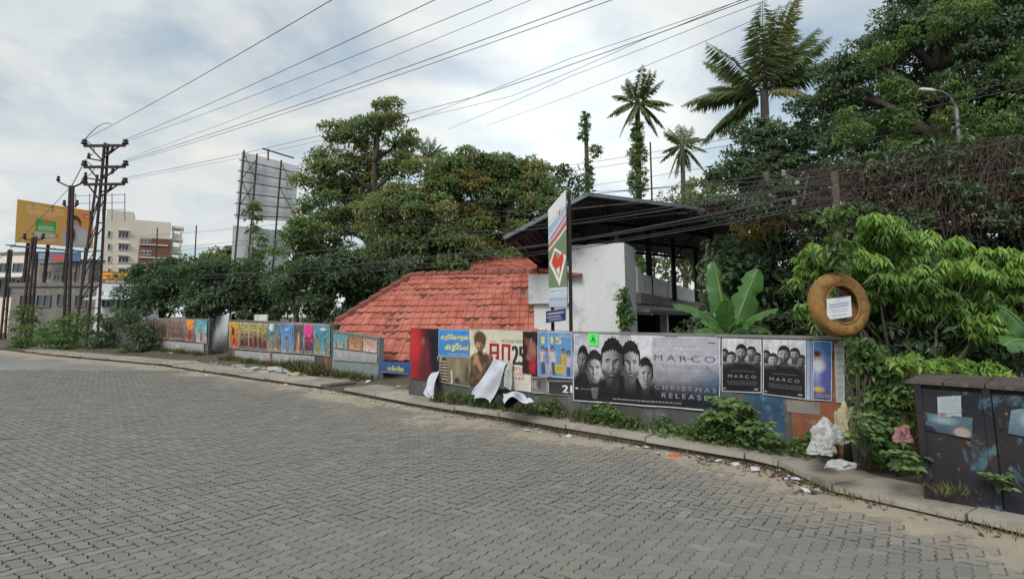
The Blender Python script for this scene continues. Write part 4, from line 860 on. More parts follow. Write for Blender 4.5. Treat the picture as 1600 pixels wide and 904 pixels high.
# ================================================================== WHITE BUILDING WITH ITS SHED ROOF
C0 = P(975, 379, 13.5); BA = Plane((C0.x, C0.y), (-.908, .418)); BB = Plane((C0.x, C0.y), (.418, .908))
wb = thing('white_building', 'white plastered two level building under a wide dark shed roof', 'building', (C0.x, C0.y, 0))
za = BA.hit(975, 379)[1]; aL = BA.hit(893, 383)[0]; aLL = BA.hit(833, 430)[0]; bT = BB.hit(992, 386)[0]; bR = BB.hit(1092, 450)[0]
dirA, dirB = BA.u, BB.u
def bbox(a0, a1, b0, b1, z0, z1):
    c = Vector((C0.x, C0.y, 0)); return MB().obox(c + dirA * (a0 + a1) / 2 + dirB * (b0 + b1) / 2 + Vector((0, 0, (z0 + z1) / 2)), dirA * (a1 - a0) / 2, dirB * (b1 - b0) / 2, Vector((0, 0, (z1 - z0) / 2)))
bbox(0, aL, 0, bT, -.05, za).build('tower_block', 'white_paint', wb)
zb = BA.hit(866, 428)[1]; zc = BA.hit(866, 474)[1]
bbox(aL + .003, aLL, .06, 3.2, -.05, zc).build('wing_wall', 'white_paint', wb)
bbox(aL + .003, aLL + .1, -.08, 3.0, zc + .003, zb).build('wing_parapet', 'white_paint', wb)
mb = MB(); q = [BA.at(aL + .35, zb + .02, .25), BA.at(aL - .28, zb - .03, .25), BA.at(aL - .28, zb - .01, .004), BA.at(aL + .9, zb + .16, .004)]
MB().slab(q, .05).build('tiled_hood', 'clay_tile', wb)
zp0 = BB.hit(1000, 421)[1]; zp1 = BB.hit(1085, 452)[1]; zq = BB.hit(1000, 458)[1]; zr = BB.hit(1000, 474)[1]
bbox(-.05, .12, bT + .003, bT + .45, zq, zp0 + .02).build('parapet_pier', 'white_paint', wb)
bbox(-.03, .10, bT + .453, bR, zq, zp0 - .1).build('parapet', 'white_paint', wb)
bbox(-.12, 3.4, bT + .003, bR + .4, zr, zq - .003).build('floor_slab', 'concrete', wb)
zs0, zs1 = BB.hit(1000, 490)[1], BB.hit(1000, 476)[1]
bbox(.05, .3, bT + .003, bR, zs0, zr - .003).build('beam', 'white_paint', wb)
bbox(-.3, .048, bT + .1, bR, zs0 + .04, zs0 + .12).build('awning', 'concrete', wb)
bc = BB.hit(1046, 500)[0]
bbox(.06, .3, bc - .15, bc + .15, -.05, zs0 - .003).build('column', 'white_paint', wb)
bbox(.06, .3, bR - .3, bR, -.05, zs0 - .003).build('column', 'white_paint', wb)
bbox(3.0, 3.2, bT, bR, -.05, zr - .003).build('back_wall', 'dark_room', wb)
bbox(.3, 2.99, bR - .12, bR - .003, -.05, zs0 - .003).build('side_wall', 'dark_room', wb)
# shed roof: open gable towards the road
A1, L1_, R1, R2 = P(918, 305, 13.0), P(787, 373, 13.2), P(1138, 333, 14.2), P(1170, 378, 14.6); bk = Vector((1.6, 9.0, -.15))
sr = None
def roof_sheet(a, b, n_):
    """corrugated sheet from front edge a-b running back"""
    vs, fs = [], []; d = (b - a); m_ = n_ * 2; up_ = Vector((0, 0, 1))
    for i in range(m_ + 1):
        p = a + d * (i / m_) + up_ * (.035 if i % 2 else 0)
        vs += [p, p + bk]
    fs = [(2 * i, 2 * i + 1, 2 * i + 3, 2 * i + 2) for i in range(m_)]; return vs, fs
roofp = MB().bar(A1 + Vector((0, 0, .03)), A1 + bk + Vector((0, 0, .03)), .25, .06).build('shed_roof', 'roof_sheet', wb)
for a, b, n_ in ((A1, L1_, 3), (A1, R1, 5), (R1, R2, 1)):
    for i in range(n_):
        p, q = lerp(a, b, i / n_), lerp(a, b, (i + 1) / n_); vs, fs = roof_sheet(p, q, 5); MB().add(vs, fs).build('sheet', 'roof_sheet', roofp)
fl = MB()
for a, b in ((A1, L1_), (A1, R1), (R1, R2)): MB().bar(a + Vector((0, -.03, .02)), b + Vector((0, -.03, .02)), .035, .09).build('verge', 'grey_steel', roofp)
for f in (.02, .33, .66, .98):
    for a, b in ((A1, L1_), (A1, R1)): MB().bar(a + bk * f - Vector((0, 0, .09)), b + bk * f - Vector((0, 0, .09)), .07, .1).build('rafter', 'dark_metal', roofp)
for f in (.15, .4, .65, .9):
    for a, b in ((A1, L1_), (A1, R1)): p = lerp(a, b, f) - Vector((0, 0, .05)); MB().bar(p, p + bk, .05).build('purlin', 'dark_metal', roofp)
for px, Y_, pt, w_ in ((1012, 16.5, 352, .16), (955, 15.5, 360, .12), (1050, 19.0, 365, .13), (1085, 20.5, 372, .13), (1110, 16.5, 360, .12), (880, 15, 345, .1)):
    top = P(px, pt, Y_); MB().bar((top.x, top.y, zq - .1 if px > 990 else 2.0), top, w_).build('post', 'dark_metal', wb)
pp = BA.at((aL) * .25, za, -.6); MB().lathe(pp, [(.07, 0), (.07, .3), (.13, .33), (.13, .38), (.05, .45)], 10).build('vent_pipe', 'roof_sheet', wb)
bbox(.4, 3.4, bR - 1.6, bR + 1.8, zq + .8, zq + 1.9).build('water_tank_shelf', 'dark_room', wb) if False else None

# ================================================================== PYLON SIGN AND STREET NAME BOARD
SG = Plane(P(857, 480, 10.2).xy, (P(889, 480, 10.0) - P(857, 480, 10.2)).xy)
s0, s1 = SG.hit(857, 400)[0], SG.hit(885, 400)[0]
sign = thing('pylon_sign', 'tall narrow slant topped sign with a red shape inside a white diamond', 'sign', SG.at(s0, 0))
def tall(c):
    c.grad((.62, .64, .66), (.5, .54, .58)); w_ = c.asp
    c.poly([(0, .22), (w_, .16), (w_, .4), (0, .48)], (.30, .42, .55)); c.text('T', w_ * .45, .2, .06, (.5, .08, .06), w_ * .4)
    c.rect(0, .165, w_, .172, (.55, .18, .14)); c.poly([(w_ * .15, .36), (w_, .23), (w_, .26), (w_ * .15, .39)], (.55, .13, .1)); c.poly([(0, .44), (w_, .31), (w_, .36), (0, .49)], (.5, .1, .08)); c.poly([(0, .34), (w_, .22), (w_, .235), (0, .36)], (.62, .64, .66))
    c.poly([(0, .5), (w_, .38), (w_, .96), (0, .96)], (.15, .21, .12)); c.poly([(0, .49), (w_, .37), (w_, .39), (0, .515)], (.62, .64, .6))
    W = (.68, .68, .66); c.poly([(w_ * .35, .51), (w_ * .98, .66), (w_ * .6, .95), (w_ * .04, .67)], W); c.poly([(w_ * .37, .545), (w_ * .87, .665), (w_ * .58, .87), (w_ * .15, .672)], (.2, .26, .16))
    c.poly([(w_ * .35, .55), (w_ * .52, .66), (w_ * .78, .6), (w_ * .85, .66), (w_ * .62, .84), (w_ * .18, .66)], (.55, .05, .035)); c.poly([(w_ * .44, .76), (w_ * .62, .74), (w_ * .58, .85)], W)
zt0, zt1, zbt = SG.hit(857, 328)[1], SG.hit(886, 296)[1], SG.hit(857, 455)[1]
cv = Canvas(.24, 200); tall(cv); sheet('panel', None, None, cv, [SG.at(s0, zt0), SG.at(s1, zt1), SG.at(s1, zbt), SG.at(s0, zbt)], wrinkle=0, parent=sign, thick=.05)
z2 = SG.hit(857, 480)[1]
cv = Canvas(1.0, 40); cv.grad((.5, .56, .62), (.35, .42, .52)); cv.rect(0, .4, 1, .55, (.3, .36, .5)); sheet('lower_panel', None, None, cv, [SG.at(s0, zbt - .01), SG.at(s1, zbt - .01), SG.at(s1, z2), SG.at(s0, z2)], wrinkle=0, parent=sign, thick=.04)
for a_ in (s0 + .03, s1 + .03): MB().bar(SG.at(a_, -.06, -.09), SG.at(a_, zt0 if a_ < s1 else zt1 - .05, -.09), .06).build('post', 'dark_metal', sign)
nb0, zn0 = SG.hit(854.5, 484); nb1, zn1 = SG.hit(886, 503)
def nameb(c): c.a[:] = (.035, .035, .14); c.lines(.15, c.asp * .9, .22, 1, .2, .14, (.5, .5, .58), .9, 2); c.lines(.1, c.asp * .75, .5, 1, .2, .12, (.45, .45, .55), .9, 4); c.lines(.3, c.asp * .8, .74, 1, .2, .1, (.4, .4, .5), .9, 5)
cv = Canvas((nb1 - nb0) / (zn0 - zn1), 60); nameb(cv); cv.border(.03, (.3, .3, .45))
nbd = sheet('name_board', 'small dark blue name board fixed low on the tall sign posts', 'sign', cv, [SG.at(nb0, zn0 - .02, .05), SG.at(nb1, zn0 + .03, .05), SG.at(nb1, zn1 + .03, .05), SG.at(nb0, zn1 - .02, .05)], wrinkle=0, thick=.02)

# ================================================================== TYRE ON THE VINE POST, CABINET
PB = G(1310, 690, .2); PB = Vector((P(1308, 500, 6.45).x, 6.45, 0))
post = thing('vine_post', 'old dark pole wrapped in creeper behind the end of the poster wall', 'pole', PB)
topP = P(1304, 268, 6.6)
MB().tube([PB, lerp(PB, topP, .5), topP], [.06, .05, .042], 8).build('shaft', 'bark', post, smooth=True)
for f in (.955, .90): p = lerp(PB, topP, f); MB().bar(p + Vector((-.3, .02, 0)), p + Vector((.3, -.02, 0)), .03, .05).build('cross_arm', 'rust_steel', post)
tc_ = P(1310, 476, 6.2); ty = thing('tyre', 'old ochre painted tyre hung on the creeper covered pole', 'tyre', tc_)
Rm = 52 / ppm(6.2) * .97; fwd = (Vector((0, 0, EYE)) - tc_); fwd.z = 0; fwd.normalize(); fwd = (fwd + Vector((.68, 0, .06))).normalized(); rx_ = fwd.cross(Vector((0, 0, 1))).normalized(); uz = rx_.cross(fwd).normalized()
def torus(name, prof, seg, mat, lug=0):
    vs, fs = [], []; n = len(prof)
    for i in range(seg):
        a = 2 * math.pi * i / seg; d = rx_ * math.cos(a) + uz * math.sin(a)
        for k, (r, y) in enumerate(prof):
            rr = r - (lug if (lug and r > Rm * .93 and i % 2) else 0); vs.append(tc_ + d * rr + fwd * y)
    for i in range(seg):
        for k in range(n): fs.append((i * n + k, i * n + (k + 1) % n, ((i + 1) % seg) * n + (k + 1) % n, ((i + 1) % seg) * n + k))
    return MB().add(vs, fs).build(name, mat, ty, smooth=True)
hw = .085
torus('carcass', [(Rm * .56, hw * .55), (Rm * .61, hw * .9), (Rm * .78, hw * 1.08), (Rm * .93, hw * .85), (Rm * .985, hw * .55), (Rm, 0), (Rm * .985, -hw * .55), (Rm * .93, -hw * .85), (Rm * .78, -hw * 1.08), (Rm * .61, -hw * .9), (Rm * .56, -hw * .55), (Rm * .64, -hw * .6), (Rm * .9, -hw * .3), (Rm * .9, hw * .3), (Rm * .6, hw * .6)], 72, 'tyre_ochre', .016)
torus('bead_ring', [(Rm * .54, hw * .6), (Rm * .57, hw * .98), (Rm * .61, hw * .98), (Rm * .6, hw * .7)], 48, 'tyre_ochre')
def notice(c):
    c.a[:] = (.68, .69, .74); B_ = (.08, .1, .22); c.text('A.V.', c.asp * .38, .2, .07, B_, c.asp * .22); c.text('FOR RENT NOTICE', c.asp * .12, .38, .09, B_, c.asp * .76, .9, .04) if False else c.lines(c.asp * .1, c.asp * .9, .28, 2, .12, .06, B_, .85, 3)
    c.lines(c.asp * .16, c.asp * .85, .55, 2, .1, .045, (.3, .32, .42), .8, 5); c.lines(c.asp * .2, c.asp * .8, .82, 1, .1, .05, B_, .7, 6)
cv = Canvas(.95, 64); notice(cv); q = [P(1291, 467, 6.06), P(1329, 462, 6.1), P(1331, 494, 6.1), P(1292, 500, 6.06)]
sheet('notice_paper', 'white printed paper stuck across the middle of the ochre tyre', 'notice', cv, q, wrinkle=.003, seed=3)
# cabinet
cA, cB = G(1441, 765, .05), G(1640, 800, .05); zA = 1.06
cA = Vector((P(1433, 650, 5.12).x, 5.12, 0)); cB = Vector((P(1600, 650, 4.62).x, 4.62, 0)); CP = Plane(cA.xy, (cB - cA).xy)
ztop = CP.hit(1430, 592)[1]
cab = thing('steel_cabinet', 'squat dark rusty cabinet with peeling blue paint at the end of the footpath', 'cabinet', CP.at(0, .0))
xd, _ = CP.hit(1545, 650); xe = xd + (xd) * 1.05
mb = MB().wbox(CP, 0, xe, -.05, ztop - .04, -.9, -.03); mb.build('body', 'cabinet_paint', cab)
for a_, b_ in ((.03, xd - .03), (xd + .035, xe - .03)):
    d_ = MB().wbox(CP, a_, b_, .08, ztop - .08, -.028, -.004).build('door', 'cabinet_peel', cab)
    MB().wbox(CP, a_ + .02, a_ + .045, .25, .33, -.003, .012).build('hinge', 'rust_steel', d_); MB().wbox(CP, a_ + .02, a_ + .045, ztop - .35, ztop - .27, -.003, .012).build('hinge', 'rust_steel', d_)
for a_ in (0, xd - .025, xe - .05): MB().wbox(CP, a_ - .002, a_ + .05, -.02, ztop - .042, -.029, .012).build('frame', 'cabinet_peel', cab)
MB().wbox(CP, .0, xe, -.02, .07, -.0285, .008).build('plinth', 'cabinet_paint', cab)
n_ = 4
for i in range(n_): MB().wbox(CP, -.06 + (xe + .1) * i / n_, -.06 + (xe + .1) * (i + 1) / n_ - .01, ztop - .038, ztop + random.uniform(-.015, -.005), -.94, .025 + random.uniform(-.01, .01)).build('cap_slab', 'cabinet_cap', cab)
def cab_note(c): c.grad((.36, .41, .45), (.3, .36, .4)); c.lines(.12, c.asp * .92, .18, 6, .12, .035, (.1, .12, .16), .5, 3); c.ell(c.asp * .2, .9, .15, .1, (.25, .15, .15), .1)
stick('paper_notice', 'pale torn paper notice on the dark cabinet door', CP, [(1465, 619), (1502, 617), (1503, 650), (1466, 651)], cab_note, .012, res=60, seed=70, cat='notice')
stick('torn_poster', 'ragged remains of a bluish poster under the pale notice on the cabinet', CP, [(1447, 644), (1520, 652), (1519, 684), (1446, 671)], lambda c: c.grad((.10, .15, .19), (.05, .08, .11)).ell(c.asp * .8, .8, .35, .25, (.32, .25, .24), .1).ell(c.asp * .4, .3, .5, .2, (.22, .3, .36), .2).ell(0, 1, .5, .3, (.02, .02, .03), .1), .008, res=60, seed=71)
stick('torn_poster', 'torn pale blue paper scrap on the further cabinet door', CP, [(1580, 640), (1640, 632), (1645, 690), (1575, 676)], lambda c: c.grad((.16, .24, .3), (.08, .13, .18)).ell(c.asp * .6, .4, .3, .3, (.3, .38, .42), .25).ell(c.asp, 1, .5, .5, (.03, .04, .05), .1), .009, res=60, seed=72)
# low orange wall between post and cabinet
mb = MB().bar(P(1335, 573, 6.1) + Vector((0, .3, -.05)), P(1440, 578, 5.9) + Vector((0, .3, -.05)), .12, .12); o = thing('garden_wall', 'short orange painted wall half buried in creeper beside the cabinet', 'wall', (P(1335, 573, 6.4).x, 6.4, 0))
pa, pb = P(1330, 560, 6.45), P(1445, 560, 6.2); pl = Plane(pa.xy, (pb - pa).xy); w_ = (pb - pa).xy.length; zt3 = pl.hit(1380, 574)[1]
MB().wbox(pl, 0, w_, -.05, zt3, -.15, 0).build('panel', 'orange_paint', o); MB().wbox(pl, -.03, w_ + .03, zt3 + .002, zt3 + .04, -.17, .02).build('coping', 'cabinet_cap', o)

# ================================================================== LEFT BACKGROUND: BUILDINGS AND HOARDINGS
def facade(name, label, px0, px1, py_top, Y0, Y1, depth, mat, storeys, cols, win, cat='building', base=0.0, frame='grey_steel'):
    a, b = P(px0, py_top, Y0), P(px1, py_top, Y1); pl = Plane(a.xy, (b - a).xy); w_ = (b - a).xy.length; H_ = a.z
    t_ = thing(name, label, cat, (a.x, a.y, 0)); MB().wbox(pl, 0, w_, base - .1, H_, -depth, 0).build('wall', mat, t_); return t_, pl, w_, H_
def window(pl, par, x0, x1, z0, z1, deep=.06, mull=2, frame='white_print', glass='dark_room'):
    mb = MB(); f = .06
    mb.wbox(pl, x0, x1, z0 - f, z0, -.02, deep).wbox(pl, x0, x1, z1, z1 + f, -.02, deep).wbox(pl, x0 - f, x0, z0 - f, z1 + f, -.02, deep + .004).wbox(pl, x1, x1 + f, z0 - f, z1 + f, -.02, deep + .004)
    for i in range(1, mull): xm = x0 + (x1 - x0) * i / mull; mb.wbox(pl, xm - .03, xm + .03, z0 + .002, z1 - .002, -.02, deep - .005)
    w_ = mb.build('window', frame, par); MB().wbox(pl, x0 + .003, x1 - .003, z0 + .003, z1 - .003, -.01, .012).build('pane', 'glass_dark', w_); return w_
m, t, b = newmat('glass_dark'); b.inputs['Base Color'].default_value = (.06, .075, .085, 1); b.inputs['Roughness'].default_value = .15; b.inputs['Specular IOR Level'].default_value = .6
ap, AP, aw, aH = facade('apartment_block', 'cream flat roofed apartment block with a brick red balcony panel', 166, 268, 340, 67, 70.5, 3, 'cream_paint', 4, 3, None)
px2 = lambda x, y: AP.hit(x, y)
x1, z1 = px2(209, 331); MB().wbox(AP, 0, x1, aH + .002, z1, -3.5, -.02).build('roof_block', 'cream_paint', ap)
for y0, y1 in ((362, 372), (382, 391), (401, 410), (421, 430)):
    x0, za_ = px2(186, y0); x1, zb_ = px2(200, y1); window(AP, ap, x0, x1, zb_, za_, .1, 3, 'white_print')
    x0, _ = px2(169, y0); x1, _ = px2(172, y1); window(AP, ap, x0, x1, zb_, za_, .1, 1, 'white_print')
    MB().wbox(AP, px2(184, 0 + y0)[0], px2(202, y0)[0], za_ + .12, za_ + .2, .0, .5).build('sunshade', 'white_print', ap)
x0, za_ = px2(219, 371); x1, zb_ = px2(263, 440); MB().wbox(AP, x0, x1, zb_, za_, -.0, .12).build('balcony_panel', 'brick_red', ap)
for i, (y0, y1) in enumerate(((372, 379), (391, 399), (411, 419), (430, 437))):
    xa, zz0 = px2(220, y0); xb, zz1 = px2(236, y1); w_ = MB().wbox(AP, xa, xb, zz1, zz0, .1, .2).build('window', 'white_print', ap)
    for k in range(3): MB().wbox(AP, xa + (xb - xa) * (k + .1) / 3, xa + (xb - xa) * (k + .85) / 3, zz1 + .08, zz0 - .08, .19, .22).build('pane', 'glass_dark', w_)
    MB().wbox(AP, xa - .1, px2(263, y1)[0], zz1 - .35, zz1 - .2, .1, .28).build('band', 'cream_paint', ap)
xs0, zs_ = px2(270, 352); xs1, _ = px2(285, 352)
for x in (xs0, xs1 - .15): MB().wbox(AP, x, x + .22, -.1, zs_, -1.0, -.7).build('stair_post', 'cream_paint', ap)
for i, y0 in enumerate((352, 371, 391, 411, 430)):
    z = px2(270, y0)[1]; MB().wbox(AP, xs0 - .1, xs1 + .2, z - .3, z, -3, -.6).build('stair_landing', 'cream_paint', ap)
    if i: MB().wbox(AP, xs0 + .2, xs1 - .15, z + .002, z + .55, -.72, -.62).build('stair_rail', 'white_print', ap)
roofm = MB()
for x in (118, 140, 160, 175, 195):
    p = P(x, 345, 66); q = P(x, 302, 66); roofm.bar(p, q, .07)
for y in (306, 318, 329): roofm.bar(P(116, y, 66), P(196, y - 2, 66), .06)
stl = thing('roof_frame', 'bare steel hoarding frame standing over the flat roofs', 'frame', P(155, 345, 66)); roofm.build('lattice', 'grey_steel', stl)

def shop(label, px0, px1, py, Y0, Y1, depth, mat, wins, aw=None, name='shop_building'):
    t_, pl, w_, H_ = facade(name, label, px0, px1, py, Y0, Y1, depth, mat, 1, 1, None)
    for x0, y0, x1, y1 in wins:
        a_, z1_ = pl.hit(x0, y0); b_, z0_ = pl.hit(x1, y1); window(pl, t_, a_, b_, z0_, z1_, .08, 2, 'grey_steel')
    if aw: a_, z_ = pl.hit(aw[0], aw[2]); b_, _ = pl.hit(aw[1], aw[2]); MB().slab([pl.at(a_, z_ - .25, 1.1), pl.at(b_, z_ - .25, 1.1), pl.at(b_, z_, .002), pl.at(a_, z_, .002)], .06).build('awning', 'sheet_metal', t_)
    MB().wbox(pl, -.15, w_ + .15, H_ + .002, H_ + .25, -depth - .1, .12).build('parapet', 'concrete', t_)
    return t_, pl
sh1, SP1 = shop('white single storey shop with blue letter signs and an orange board above', 152, 226, 447, 34.2, 33.7, 2, 'white_paint', [(163, 463, 176, 478), (186, 466, 205, 482)], (156, 222, 461))
sh2, SP2 = shop('grey weathered house block seen through the utility poles', 62, 140, 412, 52, 50, 1.2, 'concrete', [(68, 425, 78, 433), (86, 430, 96, 437), (104, 426, 116, 436), (70, 445, 84, 462), (100, 448, 120, 466)], (64, 138, 442))
sh3, SP3 = shop('pale shop block at the street corner under the orange hoarding', -70, 58, 400, 56, 54, 1.5, 'cream_paint', [(2, 412, 14, 424), (22, 412, 34, 424), (2, 438, 20, 462), (28, 438, 44, 462)], (-60, 50, 431))
sh4, SP4 = shop('long low whitewashed building behind the roadside bushes', 20, 160, 448, 36, 35, 1.0, 'concrete', [(34, 462, 48, 476), (60, 462, 78, 478), (92, 460, 106, 476), (120, 462, 134, 478)], None)
def board(name, label, px, Y0, Y1, painter, res, cat='sign', legs=None, group=None, thick=.06, frame=True):
    (x0, y0), (x1, y1), (x2, y2), (x3, y3) = px; q = [P(x0, y0, Y0), P(x1, y1, Y1), P(x2, y2, Y1), P(x3, y3, Y0)]
    t_ = thing(name, label, cat, (q[3].x, q[3].y, 0), group); cv = Canvas((q[1] - q[0]).length / (q[0] - q[3]).length, res); painter(cv)
    sheet('face', None, None, cv, q, wrinkle=0, parent=t_, thick=thick); return t_, q
def orange_ad(c):
    w_ = c.asp; c.grad((.52, .28, .06), (.5, .22, .05)); c.grad((.50, .30, .08), (.52, .23, .06), True)
    c.lines(w_ * .12, w_ * .6, .1, 2, .09, .05, (.62, .42, .22), .8, 1); c.lines(w_ * .14, w_ * .5, .26, 1, .08, .04, (.6, .42, .25), .7, 2)
    c.poly([(w_ * .245, .38), (w_ * .51, .41), (w_ * .5, .72), (w_ * .24, .68)], (.03, .3, .07)); c.text('FRESH', w_ * .3, .5, .05, (.5, .1, .05), w_ * .15) if False else c.rect(w_ * .32, .44, w_ * .44, .5, (.55, .1, .06), .02)
    c.lines(w_ * .28, w_ * .48, .55, 2, .06, .04, (.5, .55, .4), .8, 3); c.ell(w_ * .37, .76, .24, .1, (.10, .07, .05), .02); c.ell(w_ * .37, .75, .2, .07, (.45, .38, .28), .04); c.ell(w_ * .37, .74, .1, .04, (.2, .3, .06), .03); c.poly([(w_ * .24, .7), (w_ * .5, .74), (w_ * .5, .92), (w_ * .24, .9)], (.45, .42, .36), .5)
    c.ell(w_ * .74, .38, .14, .2, (.05, .025, .02), .03); c.ell(w_ * .76, .42, .075, .12, (.36, .2, .13), .03); c.ell(w_ * .77, .8, .26, .36, (.34, .3, .32), .05); c.ell(w_ * .7, .7, .09, .22, (.06, .03, .025), .04); c.ell(w_ * .86, .72, .1, .2, (.4, .37, .38), .06)
    c.rect(w_ * .86, .12, w_ * .99, .22, (.5, .06, .05), .02); c.lines(w_ * .87, w_ * .98, .15, 1, .05, .04, (.6, .5, .4), .9, 5)
bb, q = board('billboard', 'big orange advertising billboard with a green pack and a seated figure', [(27, 311), (146, 330), (145, 388), (23, 378)], 44, 47, orange_ad, 110, 'billboard')
n_ = 4; mb_back = []
for i in range(n_):
    p = lerp(q[3], q[2], (i + .5) / n_); MB().bar((p.x, p.y + .3, -.05), (p.x, p.y + .3, p.z + 3.2), .18).build('post', 'rust_steel', bb)
MB().bar(q[3] + Vector((0, -.4, -.35)), q[2] + Vector((0, -.4, -.35)), .7, .08).build('catwalk', 'grey_steel', bb)
for f in (.0, .25, .5, .75, 1): p = lerp(q[3], q[2], f); MB().bar(p + Vector((0, -.75, -.35)), p + Vector((0, .1, -.25)), .08).build('bracket', 'rust_steel', bb)
bb2, q = board('signboard', 'small orange shop board with yellow lettering above the white shop', [(155, 423), (204, 425), (204, 439), (155, 438)], 34.0, 34.0, lambda c: c.grad((.5, .12, .02), (.55, .16, .03)).lines(.15, c.asp * .95, .2, 2, .36, .22, (.75, .5, .08), .95, 3), 40)
for f in (.1, .9): p = lerp(q[3], q[2], f); MB().bar((p.x, p.y + .15, 2.5), (p.x, p.y + .15, q[0].z), .08).build('post', 'grey_steel', bb2)
bb3, q = board('signboard', 'white shop board with small dark lettering below the orange board', [(154, 443), (212, 445), (212, 456), (154, 455)], 33.5, 33.4, lambda c: c.grad((.6, .64, .7), (.55, .6, .66)).lines(c.asp * .35, c.asp * .8, .25, 2, .35, .2, (.05, .08, .2), .95, 4), 36)
bb4, q = board('signboard', 'red and blue hoarding strip below the orange billboard', [(48, 392), (126, 394), (126, 408), (48, 406)], 50, 50, lambda c: c.grad((.06, .14, .28), (.1, .2, .34), False).rect(c.asp * .4, .3, c.asp * .72, 1, (.5, .1, .1), .05).lines(c.asp * .05, c.asp * .35, .3, 2, .3, .15, (.5, .55, .6), .9, 1), 36)
for f in (.1, .9): p = lerp(q[3], q[2], f); MB().bar((p.x, p.y + .2, -.05), (p.x, p.y + .2, q[0].z), .1).build('post', 'rust_steel', bb4)

# billboard seen from behind
Yb = 28.0
B4 = [P(378, 237, Yb), P(467, 260, Yb + 1), P(460, 346, Yb + 1), P(368, 342, Yb)]
bk_ = thing('billboard', 'grey billboard seen from its back with a dark steel lattice', 'billboard', (B4[3].x, B4[3].y, 0))
for i in range(4):
    f0, f1 = i / 4 + .0008, (i + 1) / 4 - .0008; MB().slab([lerp(B4[0], B4[1], f0), lerp(B4[0], B4[1], f1), lerp(B4[3], B4[2], f1), lerp(B4[3], B4[2], f0)], .04).build('panel', 'sheet_metal', bk_)
C4 = [P(364, 352, Yb), P(452, 362, Yb + 1), P(452, 424, Yb + 1), P(361, 420, Yb)]
for i in range(3):
    f0, f1 = i / 3 + .0008, (i + 1) / 3 - .0008; MB().slab([lerp(C4[0], C4[1], f0), lerp(C4[0], C4[1], f1), lerp(C4[3], C4[2], f1), lerp(C4[3], C4[2], f0)], .04).build('lower_panel', 'sheet_metal', bk_)
ow = Vector((-.1, -.45, 0))
for f in (.14, .36, .78): a_, b_ = lerp(B4[0], B4[1], f) + ow, lerp(C4[3], C4[2], f) + ow; MB().bar(Vector((b_.x, b_.y, -.05)), a_ + Vector((0, 0, .05)), .065).build('post', 'rust_steel', bk_)
for f in (.14, .3, .45, .62, .78, .95): MB().bar(lerp(B4[0], B4[3], f) + ow * .7 + (B4[1] - B4[0]) * .04, lerp(B4[1], B4[2], f) + ow * .7, .045).build('rail', 'rust_steel', bk_)
for f0, f1 in ((.14, .36), (.36, .14), (.78, 1.0)):
    for g0, g1 in ((.05, .4), (.45, .8)): MB().bar(lerp(lerp(B4[0], B4[3], g0), lerp(B4[1], B4[2], g0), f0) + ow * .85, lerp(lerp(B4[0], B4[3], g1), lerp(B4[1], B4[2], g1), f1) + ow * .85, .035).build('brace', 'rust_steel', bk_)
MB().bar(P(410, 232, Yb), P(459, 247, Yb + 1), .06).build('top_rail', 'rust_steel', bk_); MB().bar(P(419, 233, Yb), P(419, 250, Yb), .06).build('stay', 'rust_steel', bk_)

# ================================================================== POLES AND WIRES
def insulator(parent, p, r=.13): MB().lathe(p, [(.03, 0), (r, .03), (r * .9, .12), (r * .5, .16), (r * .85, .19), (r * .7, .27), (.03, .3)], 8).build('insulator', 'porcelain_dark', parent, smooth=True)
worn('porcelain_dark', (.05, .04, .045), (.03, .025, .03), None, .4, 4.0, 20, 0)
PYL_Y = 28.5
pb_, pt_ = Vector((P(140, 500, PYL_Y).x, PYL_Y, 0)), P(164, 224, PYL_Y)
pyl = thing('steel_pylon', 'tall dark steel rail pylon with three cross arms leaning slightly by the kerb', 'utility pole', pb_)
legs = [((-.55, -.15), (-.12, -.06)), ((-.22, .25), (-.10, .1)), ((.12, -.2), (.06, -.08)), ((.42, .15), (.1, .08))]
ends = []
for (bx, by), (tx, ty_) in legs:
    a, b = pb_ + Vector((bx, by, -.06)), pt_ + Vector((tx, ty_, 0)); 
    if bx == -.55: b = lerp(a, b, .84)
    ends.append((a, b)); MB().bar(a, b, .085, .1).build('leg', 'rust_steel', pyl)
for k in range(13):
    f = .06 + k * .068
    for i, j in ((0, 1), (2, 3), (1, 3)):
        if i == 0 and f > .8: continue
        MB().bar(lerp(*ends[i], f), lerp(*ends[j], f + (.05 if (k % 2) else -.0)), .04).build('brace', 'rust_steel', pyl)
ARMS = []
for py, x0, x1 in ((229, 134, 198), (262, 134, 198), (289, 134, 197)):
    z = P(160, py, PYL_Y).z; f = (z - pb_.z) / (pt_.z - pb_.z); c = lerp(pb_, pt_, f); xa, xb = P(x0, py, PYL_Y).x, P(x1, py, PYL_Y).x
    arm = MB().bar((xa, PYL_Y - .12, z), (xb, PYL_Y - .12, z + .02), .11, .13).build('cross_arm', 'rust_steel', pyl)
    for xx in (xa, xb): MB().bar((xx * .75 + c.x * .25, PYL_Y - .12, z), (c.x, PYL_Y - .12, z - .75), .06).build('strut', 'rust_steel', pyl)
    for xx in (xa, xb): insulator(pyl, (xx, PYL_Y - .12, z + .07), .16)
    ARMS.append(((xa, PYL_Y - .12, z + .35), (xb, PYL_Y - .12, z + .35)))
for py, dx in ((240, .35), (252, -.4), (275, .42), (300, .4), (282, -.45)):
    z = P(160, py, PYL_Y).z; f = z / pt_.z; c = lerp(pb_, pt_, f); MB().bar(c, c + Vector((dx * 1.6, -.2, .1)), .06).build('bracket', 'rust_steel', pyl); insulator(pyl, c + Vector((dx * 1.6, -.2, .1)), .09)
